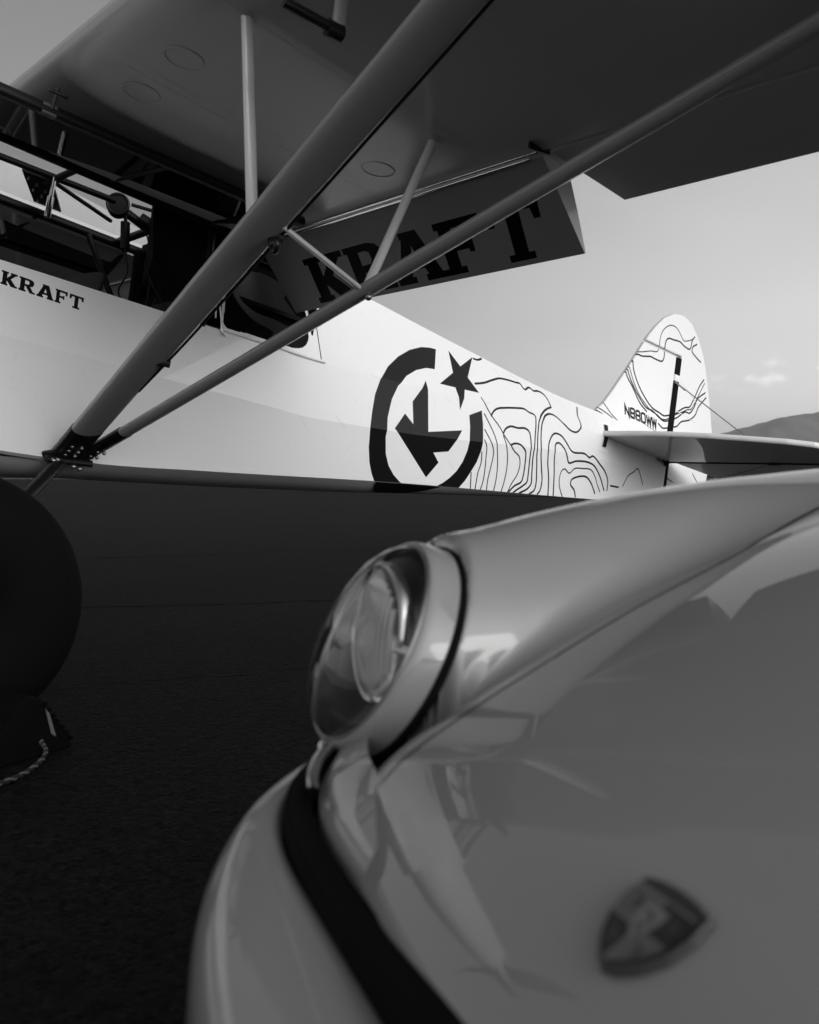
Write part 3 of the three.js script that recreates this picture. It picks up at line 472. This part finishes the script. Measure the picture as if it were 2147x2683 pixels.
for (const s of [1, -1]) {
  const sp = [[4.25, 0.05], [4.252, 0.13], [4.266, 0.4], [4.3, 0.59], [4.37, 0.84], [4.46, 1.05], [4.56, 1.26], [4.66, 1.39], [4.78, 1.47], [5.0, 1.52], [5.203, 1.53], [5.203, 0.04]];
  const g = slab(sp, 0.019, 0.017); g.rotateX(Math.PI / 2); if (s < 0) g.scale(1, 1, -1); g.rotateZ(-0.012); g.translate(0, -0.27, 0);
  if (s < 0) { const ix = g.index; if (!ix) g.computeVertexNormals(); }
  const st = ap('stabilizer', g, M.white);
  const e = slab([[0.026, 0.075], [0.37, 0.27], [0.44, 0.34], [0.45, 0.6], [0.43, 1.2], [0.36, 1.45], [0.2, 1.53], [0.026, 1.53]], 0.013, 0.011); e.rotateX(Math.PI / 2); if (s < 0) e.scale(1, 1, -1); e.rotateZ(-0.2); e.translate(5.225, -0.333, 0);
  ap('elevator', e, M.white); ap('elevator_spar', rod(V(5.222, -0.34, s * 0.03), V(5.222, -0.34, s * 1.52), 0.017), M.interior);
  ap('brace_wire', rod(V(5.205, 0.27, s * 0.016), V(5.19, -0.315, s * 0.87), 0.0042, 8), M.steel);
  ap('brace_wire', rod(V(5.19, -0.35, s * 0.87), V(5.17, -0.63, s * 0.03), 0.0042, 8), M.steel);
  ap('brace_wire', rod(V(4.66, -0.1, s * 0.02), V(4.6, -0.3, s * 0.4), 0.002, 6), M.steel);
  ap('wire_fitting', mergeGeometries([box([5.165, -0.365, s * 0.85], [5.205, -0.34, s * 0.89]), rod(V(5.19, -0.36, s * 0.84), V(5.17, -0.36, s * 0.93), 0.009)]), M.black);
  ap('wire_fitting', mergeGeometries([new THREE.SphereGeometry(0.014, 12, 8).translate(5.2, 0.27, s * 0.018), bar(V(5.2, 0.268, s * 0.02), V(5.198, 0.2, s * 0.11), 0.012, 0.012, V(1, 0, 0))]), M.steel);
  if (s > 0) {
    const off = (x, y) => lerp(zA(x), zB(x), 0.2) + 0.004;
    ap('stabilizer_plate', grid(1, 1, (u, v) => { const x = lerp(4.19, 4.33, u) + (v - 0.5) * 0.0, y = lerp(-0.45, -0.235, v); return [x - (1 - v) * 0.03 + 0.02, y, (y > yA(x) ? deckZ(x, y) : lerp(zA(x), zB(x), (yA(x) - y) / (yA(x) - yB(x)))) + 0.004]; }), M.white);
    ap('trim_slot', grid(1, 2, (u, v) => { const x = lerp(4.24, 4.285, u) + v * 0.055, y = lerp(-0.415, -0.25, v); return [x, y, (y > yA(x) ? deckZ(x, y) : lerp(zA(x), zB(x), (yA(x) - y) / (yA(x) - yB(x)))) + 0.007]; }), M.black);
    ap('elevator_horn', mergeGeometries([new THREE.SphereGeometry(0.022, 14, 10).translate(5.165, -0.37, 0.05), rod(V(5.16, -0.37, 0.05), V(5.0, -0.3, 0.055), 0.005), rod(V(5.16, -0.375, 0.05), V(5.02, -0.36, 0.06), 0.004)]), M.black);
  }
}
{
  const tw = new THREE.TorusGeometry(0.085, 0.035, 14, 30); tw.translate(5.42, -0.93, 0);
  ap('tail_wheel', tw, M.rubber); ap('tail_spring', mergeGeometries([bar(V(4.95, -0.7, 0), V(5.36, -0.82, 0), 0.05, 0.014, V(0, 0, 1)), bar(V(5.36, -0.82, 0.055), V(5.42, -0.93, 0.055), 0.03, 0.01, V(1, 0, 0))]), M.black);
}
// ---------------------------------------------------------------- the sports car (f forward from the bonnet badge, s to its right, y up)
const car = new THREE.Group(); car.name = 'sports_car'; scene.add(car);
car.position.set(0.12, 0, -0.438); car.rotation.y = THREE.MathUtils.degToRad(-68.5);
car.userData = { label: 'silver grey classic rear-engined sports car with round headlights in the foreground', category: 'car' };
const C = (f, s, y) => V(-s, y, f);
const HS = 0.578, HY = 0.668, HF = -0.054, HT = 28 * Math.PI / 180;    // right headlight centre and lean
const AX = [Math.cos(HT), Math.sin(HT)];                              // its axis in (f, y)
const hoodP = pl([-1.25, -1.05, -0.8, -0.5, -0.28, -0.1, -0.05, 0, 0.03, 0.06, 0.085, 0.1], [0.885, 0.88, 0.868, 0.8225, 0.757, 0.684, 0.661, 0.635, 0.612, 0.577, 0.53, 0.44]);
const hoodY = (f, s) => hoodP(f + 0.17 * s * s + 3 * Math.max(0, s - 0.4) ** 2 * smooth(-0.5, -0.1, f)) - 0.145 * s * s - 6 * Math.max(0, s - 0.385) ** 2 * smooth(-0.25, -0.05, f);
const belt = pl([-4.15, -4.05, -3.9, -3.5, -3.0, -2.4, -1.5, -1.05], [0.42, 0.62, 0.7, 0.78, 0.84, 0.865, 0.872, 0.875]);
const roof = pl([-4.1, -3.9, -3.5, -3.0, -2.5, -2.1, -1.75, -1.5, -1.12, -0.9], [0.5, 0.72, 0.94, 1.14, 1.275, 1.31, 1.285, 1.2, 0.89, 0.72]);
const smin = (a, b, k) => { const h = Math.max(0, k - Math.abs(a - b)) / k; return Math.min(a, b) - h * h * k * 0.25; };
const smax = (a, b, k) => -smin(-a, -b, k);
const deck = (f, s) => (f > -1.06 ? hoodY(f, s) : smax(belt(f) - 0.1 * s * s, roof(f) - 0.06 * s * s - Math.max(0, s - 0.42) ** 1.2 * 2.6, 0.05));
function cone(p, chain) {
  let d = 9;
  for (let i = 0; i < chain.length - 1; i++) {
    const a = chain[i], b = chain[i + 1], ex = b[0] - a[0], ey = b[1] - a[1], ez = b[2] - a[2];
    const t = Math.min(1, Math.max(0, ((p[0] - a[0]) * ex + (p[1] - a[1]) * ey + (p[2] - a[2]) * ez) / (ex * ex + ey * ey + ez * ez)));
    d = smin(d, Math.hypot(p[0] - a[0] - ex * t, p[1] - a[1] - ey * t, p[2] - a[2] - ez * t) - lerp(a[3], b[3], t), 0.004);
  }
  return d;
}
const fTop = pl([-1.6, -1.05, -0.8, -0.6, -0.45, -0.33, -0.22], [0.852, 0.852, 0.848, 0.838, 0.824, 0.807, 0.787]), fRad = pl([-1.5, -1.05, -0.6, -0.33, -0.13, -0.08], [0.25, 0.23, 0.195, 0.155, 0.125, 0.12]), fS = pl([-1.5, -1.05, -0.6, -0.33, -0.083], [0.63, 0.625, 0.608, 0.592, HS]);
const FEND = [[HF - 0.033 * AX[0], HS, HY - 0.033 * AX[1], 0.1225], [-0.2, fS(-0.2), fTop(-0.2) - fRad(-0.2), fRad(-0.2)], [-0.22, fS(-0.22), fTop(-0.22) - fRad(-0.22), fRad(-0.22)]];
const tubeAt = (t, f, s, y) => Math.hypot(f - t, s - fS(t), y - fTop(t) + fRad(t)) - fRad(t);
function fender(f, s, y) {                                        // a swept sphere of changing radius, nearest station by bisection of the slope
  let a = Math.min(-0.2, f + 0.12), b = Math.max(-1.55, f - 0.12); if (a < b) return tubeAt(-0.2, f, s, y);
  for (let i = 0; i < 14; i++) { const m1 = a + (b - a) * 0.382, m2 = a + (b - a) * 0.618; if (tubeAt(m1, f, s, y) < tubeAt(m2, f, s, y)) b = m2; else a = m1; }
  return tubeAt((a + b) / 2, f, s, y);
}
const REAR = [[-2.3, 0.6, 0.55, 0.24], [-2.8, 0.62, 0.57, 0.25], [-3.3, 0.6, 0.56, 0.24], [-3.85, 0.5, 0.56, 0.18]];
function F(f, s, y) {                                             // negative inside the body
  s = Math.abs(s);
  let b = smax(y - deck(f, s), s - (0.79 - 0.35 * Math.max(0, y - 0.5) ** 1.5 - 0.25 * Math.max(0, f + 0.2) - 0.2 * Math.max(0, -3.4 - f)), 0.06);
  b = smax(b, f - 0.1 + 0.17 * s * s, 0.02);
  if (s < 0.3 || f < -1.8) { return smin(b, cone([f, s, y], REAR), 0.14); }
  let c = Math.min(cone([f, s, y], FEND), fender(f, s, y));
  c = smax(c, (f - HF) * AX[0] + (y - HY) * AX[1] + 0.033 + 0.055 * smooth(0.118, 0.108, Math.hypot(s - HS, (y - HY) * AX[0] - (f - HF) * AX[1])), 0.006);
  const k = lerp(0.08, 0.03, smooth(-0.9, -0.1, f));
  let d = smin(smin(b, c, k), cone([f, s, y], REAR), 0.14);
  if (f > -0.4) { const ax = (f - HF) * AX[0] + (y - HY) * AX[1], rr = Math.hypot(s - HS, (y - HY) * AX[0] - (f - HF) * AX[1]); d = smax(d, -Math.max(rr - 0.1262, -(ax + 0.0335)), 0.004); } // well for the lamp
  return d;
}
const nF = (q) => { const f = q[2], s = -q[0], y = q[1], e = 0.0012; const n = V(-(F(f, s + e, y) - F(f, s - e, y)), F(f, s, y + e) - F(f, s, y - e), F(f + e, s, y) - F(f - e, s, y)).normalize(); return [n.x, n.y, n.z]; };
function hit(o, d, far) {                                         // outermost crossing along a ray, marching inwards
  let t = far; const st = 0.012; while (t > 0 && F(o[0] + d[0] * t, o[1] + d[1] * t, o[2] + d[2] * t) > 0) t -= st;
  let a = t, b = t + st; for (let i = 0; i < 22; i++) { const m = (a + b) / 2; if (F(o[0] + d[0] * m, o[1] + d[1] * m, o[2] + d[2] * m) > 0) b = m; else a = m; }
  return [o[0] + d[0] * a, o[1] + d[1] * a, o[2] + d[2] * a];
}
const topAt = (f, s) => hit([f, s, 0.1], [0, 0, 1], 1.3);
const paintMap = noiseTex(256, () => 205 + rnd() * 50); paintMap.repeat.set(60, 60);
const carPaint = phys({ color: G(0.29), metalness: 0, roughness: 0.55, specularIntensity: 0.3, clearcoat: 1, clearcoatRoughness: 0.015, ior: 1.5 });
const carSeam = std({ color: G(0.02), roughness: 0.8 });
const hoodS = pl([-1.2, -1.05, -0.8, -0.56, -0.45, -0.365, -0.24, -0.12, -0.037, 0.026, 0.08], [0.62, 0.6, 0.535, 0.466, 0.432, 0.41, 0.394, 0.38, 0.372, 0.37, 0.365]);
const GAP = 0.0024, F0c = -1.08, F1c = 0.094;
const fRow = (t) => lerp(F0c, F1c, 1 - (1 - t) ** 1.7);
const P3 = (q, uv) => [-q[1], q[2], q[0]];
// bonnet: between the two shut lines, edges rolled down into the gap
const rows = 170;
{
  const cols = 96;
  const g = grid(cols, rows, (u, v) => {
    const a = u * 2 - 1, ft = fRow(v), e = Math.abs(a);
    const sEdge = (f) => hoodS(f) - GAP; let s = a * sEdge(ft), f = ft - 0.17 * s * s; s = a * sEdge(f); f = ft - 0.17 * s * s;
    return P3(topAt(f, s));
  }, false, nF);
  add('bonnet', g, carPaint, car);
  for (const sd of [1, -1]) add('bonnet_edge', grid(1, rows, (u, v) => { const ft = fRow(v); let s = hoodS(ft) - GAP, f = ft - 0.17 * s * s; s = hoodS(f) - GAP; f = ft - 0.17 * s * s; const q = topAt(f, s); return P3([q[0], sd * (q[1] - 0.0004), q[2] - u * 0.014 - 0.0002]); }), carPaint, car);
  for (const sd of [1, -1]) add('bonnet_gap', grid(1, rows, (u, v) => { const ft = fRow(v); let s = hoodS(ft) + (u - 0.5) * 0.016, f = ft - 0.17 * s * s; const q = topAt(f, s); return P3([q[0], sd * q[1], q[2] - 0.0095]); }), carSeam, car);
}
// wings and body sides
function flank(sd, f0, f1, nrow, inner, fmap) {
  const cols = 110;
  return grid(cols, nrow, (u, v) => {
    const ft = fmap(v); let q;
    const s0f = (f) => inner(f);
    if (u < 0.5) { let s = lerp(s0f(ft), 0.575, u * 2), f = ft - 0.17 * s * s; s = lerp(s0f(f), 0.575, u * 2); f = ft - 0.17 * s * s; q = hit([f, s, 0.1], [0, 0, 1], 1.4); }
    else { const a = (u - 0.5) * 2 * Math.PI * 0.74, f = ft - 0.17 * 0.575 ** 2; q = hit([f, 0.575, 0.46], [0, Math.sin(a), Math.cos(a)], 0.9); }
    return P3([q[0], sd * q[1], Math.max(0.19, q[2])]);
  }, sd < 0, nF);
}
for (const sd of [1, -1]) {
  add('front_wing', flank(sd, F0c, F1c, rows, (f) => hoodS(f) + GAP, (v) => fRow(v)), carPaint, car);
  add('rear_body', flank(sd, -4.1, F0c, 120, () => 0, (v) => lerp(-4.06, F0c, v)), carPaint, car);
}
// glazing of the cabin (out of the frame)
const glass = phys({ color: G(0.015), roughness: 0.03, clearcoat: 1, clearcoatRoughness: 0.02 });
const lift = (q, d) => { const p = P3(q), n = nF(p); return [p[0] + n[0] * d, p[1] + n[1] * d, p[2] + n[2] * d]; };
add('windscreen', grid(20, 14, (u, v) => { const s = lerp(-0.5, 0.5, u), f = lerp(-1.15, -1.6, v) - 0.2 * s * s; return lift(topAt(f, s), 0.003); }), glass, car);
add('rear_window', grid(20, 14, (u, v) => { const s = lerp(-0.42, 0.42, u), f = lerp(-2.65, -3.3, v); return lift(topAt(f, s), 0.003); }), glass, car);
for (const sd of [1, -1]) add('side_window', grid(20, 8, (u, v) => { const y = lerp(0.92, 1.18, v), f = lerp(lerp(-1.35, -1.75, v), lerp(-2.95, -2.6, v), u); const q = hit([f, 0, y], [0, 1, 0], 0.9); return lift([q[0], sd * q[1], q[2]], 0.003); }), glass, car);
for (const f of [-0.66, -2.93]) for (const sd of [1, -1]) {
  const prof = [[0.2, -0.09], [0.27, -0.1], [0.305, -0.085], [0.315, -0.05], [0.315, 0.05], [0.305, 0.085], [0.27, 0.1], [0.2, 0.09]].map((q) => new THREE.Vector2(q[0], q[1]));
  const t = new THREE.LatheGeometry(prof, 48); t.rotateZ(Math.PI / 2); t.translate(-sd * 0.74, 0.315, f);
  const w = add('wheel', t, M.rubber, car);
  const r = new THREE.LatheGeometry([[0.001, 0.05], [0.06, 0.055], [0.09, 0.02], [0.17, 0.04], [0.2, 0.085], [0.205, -0.09]].map((q) => new THREE.Vector2(q[0], q[1])), 40); r.rotateZ(-sd * Math.PI / 2); r.rotateX(sd > 0 ? 0 : 0); r.translate(-sd * 0.74, 0.315, f);
  add('rim', r, M.alu, w);
  const arch = new THREE.TorusGeometry(0.345, 0.03, 8, 40, Math.PI); arch.rotateY(Math.PI / 2); arch.translate(-sd * 0.8, 0.315, f); add('wheel_arch', arch, carSeam, car);
}
// impact bumper wrapping the nose, with its rubber cover strip
const bf = (s) => 0.2 - 0.93 * Math.abs(s) ** 3.35, sealF = (s) => 0.0945 - 2.45 * s ** 6;
const shelf = (s) => { s = Math.min(0.52, Math.abs(s)); const d = 3.1 * s ** 2.35; return (bf(s) - sealF(s)) / Math.hypot(1, d) / 0.1; };
function bumperPath(t) {                                          // t -1..1, returns point and outward normal in plan
  const a = Math.abs(t), sg = Math.sign(t) || 1; let s, f, n;
  if (a < 0.8) { s = a / 0.8 * 0.62; f = bf(s); const e = 1e-3; const d = (bf(s + e) - bf(s - e)) / (2 * e); n = [1, -d]; }
  else { const k = (a - 0.8) / 0.2, s1 = 0.62, f1 = bf(s1), d = (bf(0.621) - bf(0.619)) / 0.002; const ang = Math.atan2(-d, 1), r = 0.28; const th = lerp(ang, Math.PI / 2, Math.min(1, k * 2)); s = s1 + r * (Math.cos(ang) - Math.cos(th)) ; f = f1 - r * (Math.sin(th) - Math.sin(ang)); if (k > 0.5) f -= (k - 0.5) * 0.5; n = [Math.cos(th), Math.sin(th)]; }
  const l = Math.hypot(n[0], n[1]); return [f, sg * s, n[0] / l, sg * n[1] / l];
}
const sweep = (prof, t0, t1, n, m) => grid(prof.length - 1, n, (u, v, i, j) => { const p = bumperPath(lerp(t0, t1, v)), q = prof[i]; const x = q[0] < 0 ? q[0] * shelf(p[1]) : q[0]; return [-(p[1] + p[3] * x), q[1], p[0] + p[2] * x, i / 10, v * 2]; });
const curveProf = (pts, n) => new THREE.CatmullRomCurve3(pts.map((q) => V(q[0], q[1], 0)), false, 'centripetal').getPoints(n).map((p) => [p.x, p.y]);
add('front_bumper', sweep(curveProf([[-0.115, 0.52], [-0.1, 0.538], [-0.06, 0.54], [-0.028, 0.533], [-0.008, 0.515], [0, 0.48], [0.001, 0.44], [-0.004, 0.39], [-0.02, 0.355], [-0.06, 0.335], [-0.13, 0.33]], 56), -1, 1, 150), carPaint, car);
{
  const sp = curveProf([[-1, 0.52], [-1, 0.541], [-0.82, 0.55], [-0.5, 0.5535], [-0.18, 0.551], [0, 0.543], [0, 0.52]], 24), rise = (s) => 0.013 * smooth(0.25, 0.05, Math.abs(s)), sw = (s) => 0.042 - 0.036 * Math.min(0.42, Math.abs(s));
  add('bumper_seal', grid(24, 140, (u, v, i) => { const s = lerp(-0.6, 0.6, v), q = sp[i]; return [-s, q[1] + rise(s), sealF(s) + q[0] * sw(s), u, v]; }), M.rubber, car);
  add('nose_panel', grid(60, 16, (u, v) => { const s = lerp(-0.6, 0.6, u), y = lerp(0.3, 0.59, v), a = Math.abs(s); return [-s, y, sealF(s) - sw(s) - 0.004 - 0.012 * smooth(0.3, 0, a) - 0.75 * Math.max(0, y - 0.55) - 0.02 * smooth(0.57, 0.59, y)]; }), carPaint, car);
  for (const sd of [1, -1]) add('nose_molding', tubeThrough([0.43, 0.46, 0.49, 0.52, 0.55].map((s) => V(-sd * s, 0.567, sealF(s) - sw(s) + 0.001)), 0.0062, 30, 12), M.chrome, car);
}
add('front_apron', sweep([[-0.1, 0.34], [-0.07, 0.28], [-0.1, 0.2], [-0.2, 0.18]], -0.9, 0.9, 60), carPaint, car);
// headlights
function headlight(sd) {
  const m4 = new THREE.Matrix4(), z = V(0, AX[1], AX[0]), x = V(1, 0, 0), y = z.clone().cross(x); m4.makeBasis(x, y, z); m4.setPosition(-sd * HS, HY, HF);
  const lathe = (pts, n = 96) => { const g = new THREE.LatheGeometry(pts.map((q) => new THREE.Vector2(q[0], q[1])), n); g.rotateX(Math.PI / 2); g.scale(1, 1, 1); return g.applyMatrix4(m4); };
  const H = add('headlight', lathe([[0.1235, -0.03], [0.123, -0.025], [0.1215, -0.018], [0.12, -0.009], [0.1185, -0.003], [0.1165, 0.002], [0.114, 0.004], [0.1125, 0.003], [0.112, 0], [0.112, -0.006]]), carPaint, car);
  add('gasket', lathe([[0.117, -0.038], [0.1245, -0.038], [0.127, -0.035], [0.127, -0.031], [0.125, -0.028], [0.117, -0.029]]), M.rubber, H);
  add('lens_rim', lathe([[0.1135, 0.001], [0.113, 0.0052], [0.1115, 0.0062], [0.1098, 0.005], [0.1096, 0], [0.1096, -0.008]]), M.steel, H);
  const lens = lathe([[0.1098, 0.002], [0.1085, 0.0085], [0.102, 0.0165], [0.088, 0.0265], [0.066, 0.0345], [0.042, 0.039], [0.018, 0.041], [0.0001, 0.0414]]);
  add('lens', lens, phys({ color: G(0.97), transmission: 1, thickness: 0, roughness: 0.015, ior: 1.5, clearcoat: 0.6, clearcoatRoughness: 0.01 }), H);
  add('lamp_bowl', lathe([[0.1096, -0.003], [0.107, -0.014], [0.099, -0.034], [0.08, -0.053], [0.045, -0.063], [0.0001, -0.065]]), phys({ color: G(0.03), roughness: 0.25, clearcoat: 0.6 }), H);
  // the lamp unit proper stands more upright behind the slanted cover glass
  const zi = V(0, Math.sin(0.12), Math.cos(0.12)), yi = zi.clone().cross(x), mi = new THREE.Matrix4().makeBasis(x.clone().multiplyScalar(1.12), yi.clone().multiplyScalar(1.12), zi), ctr = V(-sd * HS, HY, HF).addScaledVector(z, -0.006).addScaledVector(y, 0.011); mi.setPosition(ctr);
  const lt = (pts) => { const g = new THREE.LatheGeometry(pts.map((q) => new THREE.Vector2(q[0], q[1])), 72); g.rotateX(Math.PI / 2); return g.applyMatrix4(mi); };
  add('reflector', lt([[0.066, 0.004], [0.0635, -0.002], [0.052, -0.016], [0.036, -0.026], [0.018, -0.031], [0.0001, -0.032]]), std({ color: G(0.8), metalness: 1, roughness: 0.13 }), H);
  add('inner_rim', lt([[0.063, 0.003], [0.0645, 0.0065], [0.067, 0.0065], [0.0685, 0.003], [0.068, -0.006]]), M.chrome, H);
  add('inner_lens', lt([[0.0635, 0.004], [0.058, 0.0085], [0.044, 0.013], [0.025, 0.0158], [0.0001, 0.0168]]), phys({ color: G(0.97), transmission: 1, thickness: 0, roughness: 0.03, ior: 1.5 }), H);
  for (let k = -6; k <= 6; k++) {                                  // moulded flutes
    const xx = k * 0.0092, hh = Math.sqrt(Math.max(0, 0.056 ** 2 - xx * xx)); if (hh < 0.012) continue;
    const pts = []; for (let i = 0; i <= 8; i++) { const yy = lerp(-hh * 0.9, hh * 0.95, i / 8), r2 = xx * xx + yy * yy; pts.push(V(xx, yy, 0.0148 - 2.6 * r2)); }
    add('lens_flute', tubeThrough(pts, 0.0028, 20, 6).applyMatrix4(mi), phys({ color: G(0.9), transmission: 0.4, thickness: 0.002, roughness: 0.1, ior: 1.45 }), H);
  }
  add('bulb', new THREE.SphereGeometry(0.009, 18, 14).applyMatrix4(mi), M.chrome, H);
  add('retainer', rod(V(0.058, -0.004, 0.006), V(0.092, -0.003, -0.004), 0.0042).applyMatrix4(mi), M.chrome, H);
  add('adjuster', new THREE.SphereGeometry(0.0065, 12, 10).translate(0.03, -0.058, 0.006).applyMatrix4(mi), M.chrome, H);
  const sc = new THREE.SphereGeometry(0.0085, 14, 10); sc.scale(1, 1, 0.7); sc.translate(0.0, -0.1235, -0.004); sc.applyMatrix4(m4);
  add('rim_screw', sc, M.chrome, H);
}
headlight(1); headlight(-1);
// shield badge lying on the bonnet
{
  const outline = [[-0.021, 0.016], [-0.012, 0.0185], [0, 0.0195], [0.012, 0.0185], [0.021, 0.016], [0.0225, 0.004], [0.0205, -0.008], [0.0145, -0.018], [0.006, -0.0255], [0, -0.0285], [-0.006, -0.0255], [-0.0145, -0.018], [-0.0205, -0.008], [-0.0225, 0.004]];
  const q = topAt(-0.004, 0.008), n = nF(P3(q)), nv = V(...n), xv = V(1, 0, 0), yv = nv.clone().cross(xv).normalize(); xv.copy(yv.clone().cross(nv));
  const m4 = new THREE.Matrix4().makeBasis(xv, yv, nv); m4.setPosition(V(...P3(q)).addScaledVector(nv, 0.0005)); m4.scale(V(1.13, 1.13, 1));
  const base = new THREE.ExtrudeGeometry(shapeOf(outline), { depth: 0.003, bevelEnabled: true, bevelThickness: 0.0016, bevelSize: 0.0016, bevelOffset: -0.0004, bevelSegments: 3 });
  const tex = canvasTex(512, 512, (c, w, h) => {
    const X = (x) => (x + 0.03) / 0.06 * w, Y = (y) => (0.025 - y) / 0.06 * h;
    c.fillStyle = '#8f8f8f'; c.fillRect(0, 0, w, h);
    c.fillStyle = '#3a3a3a'; c.fillRect(X(-0.03), Y(0.0205), w, Y(0.0115) - Y(0.0205));           // top band
    c.fillStyle = '#b5b5b5'; c.fillRect(X(-0.03), Y(0.0118), w, 7);
    const quad = (x0, y0, x1, y1, dark) => { c.fillStyle = dark ? '#161616' : '#7d7d7d'; c.fillRect(X(x0), Y(y0), X(x1) - X(x0), Y(y1) - Y(y0)); };
    quad(0.001, 0.011, 0.024, -0.006, true); quad(-0.024, -0.007, -0.001, -0.03, true);
    quad(-0.024, 0.011, -0.001, -0.006, false); quad(0.001, -0.007, 0.024, -0.03, false);
    for (const [cx, cy, sg] of [[-0.012, 0.004, 1], [0.009, -0.014, 1], [0.012, 0.004, 0], [-0.009, -0.014, 0]]) for (let k = 0; k < 3; k++) { c.strokeStyle = sg ? '#2a2a2a' : '#4c4c4c'; c.lineWidth = 9; c.beginPath(); c.arc(X(cx) - 26 + k * 16, Y(cy) + 10, 34 - k * 7, -1.4, 0.9); c.stroke(); }
    c.fillStyle = '#a2a2a2'; c.beginPath(); c.moveTo(X(-0.0075), Y(0.007)); c.lineTo(X(0.0075), Y(0.007)); c.quadraticCurveTo(X(0.0085), Y(-0.005), X(0), Y(-0.012)); c.quadraticCurveTo(X(-0.0085), Y(-0.005), X(-0.0075), Y(0.007)); c.fill();
    c.strokeStyle = '#2e2e2e'; c.lineWidth = 12; c.beginPath(); c.moveTo(X(-0.004), Y(0.003)); c.quadraticCurveTo(X(0.005), Y(0.002), X(0.001), Y(-0.003)); c.quadraticCurveTo(X(-0.004), Y(-0.006), X(0.003), Y(-0.008)); c.stroke();
  });
  const face = new THREE.ShapeGeometry(shapeOf(outline.map((p) => [p[0] * 0.93, p[1] * 0.93]))); { const p = face.attributes.position, uv = face.attributes.uv; for (let i = 0; i < p.count; i++) { uv.setXY(i, (p.getX(i) + 0.03) / 0.06, 1 - (0.025 - p.getY(i)) / 0.06); p.setZ(i, 0.0067); } face.computeVertexNormals(); }
  const b = add('badge', base.applyMatrix4(m4), std({ color: G(0.1), metalness: 0.7, roughness: 0.4 }), car);
  add('badge_face', face.applyMatrix4(m4), phys({ color: G(0.55), map: tex, metalness: 0.3, roughness: 0.35, clearcoat: 1, clearcoatRoughness: 0.05 }), b);
}

// ---------------------------------------------------------------- wheel chock with its rope
{
  const ck = new THREE.Group(); ck.name = 'wheel_chock'; scene.add(ck); ck.position.set(-1.17, 0, -2.655); ck.rotation.y = THREE.MathUtils.degToRad(42.5 + 14);
  ck.userData = { label: 'black ribbed rubber chock with rope behind the near main wheel of the plane', category: 'wheel chock' };
  const s = shapeOf([[-0.14, 0], [0.13, 0], [0.115, 0.03], [0.03, 0.155], [0.0, 0.165], [-0.03, 0.155], [-0.13, 0.03]]);
  const g = new THREE.ExtrudeGeometry(s, { depth: 0.24, bevelEnabled: true, bevelThickness: 0.006, bevelSize: 0.006, bevelSegments: 2 }); g.translate(0, 0.006, -0.12);
  add('block', g, M.rubber, ck);
  for (let k = 0; k < 7; k++) { const t = (k + 0.5) / 7, x = lerp(0.03, 0.125, t), y = lerp(0.158, 0.02, t); const r = rod(V(x + 0.008, y, -0.11), V(x + 0.008, y, 0.135), 0.0055, 8); add('rib', r, M.rubber, ck); }
  const st = loft([[V(0.045, 0.135, 0.1265), V(0.058, 0.118, 0.1265), V(0.078, 0.045, 0.1265), V(0.062, 0.058, 0.1265)], [V(0.045, 0.135, 0.129), V(0.058, 0.118, 0.129), V(0.078, 0.045, 0.129), V(0.062, 0.058, 0.129)]]); add('reflective_strip', st, std({ color: G(0.16), roughness: 0.6 }), ck);
  const pts = [V(0.02, 0.05, 0.14), V(0.0, 0.03, 0.19), V(-0.1, 0.012, 0.24), V(-0.25, 0.011, 0.25), V(-0.5, 0.011, 0.2), V(-0.62, 0.03, 0.1)];
  const cv = new THREE.CatmullRomCurve3(pts), N = 260, fr = cv.computeFrenetFrames(N);
  for (let k = 0; k < 2; k++) { const q = []; for (let i = 0; i <= N; i++) { const a = i / N * 96 + k * Math.PI; q.push(cv.getPoint(i / N).addScaledVector(fr.normals[i], 0.0036 * Math.cos(a)).addScaledVector(fr.binormals[i], 0.0036 * Math.sin(a))); } add('rope_strand', new THREE.TubeGeometry(new THREE.CatmullRomCurve3(q), N * 3, 0.0038, 6), std({ color: G(k ? 0.11 : 0.02), roughness: 0.9 }), ck); }
}

renderer.render(scene, camera);
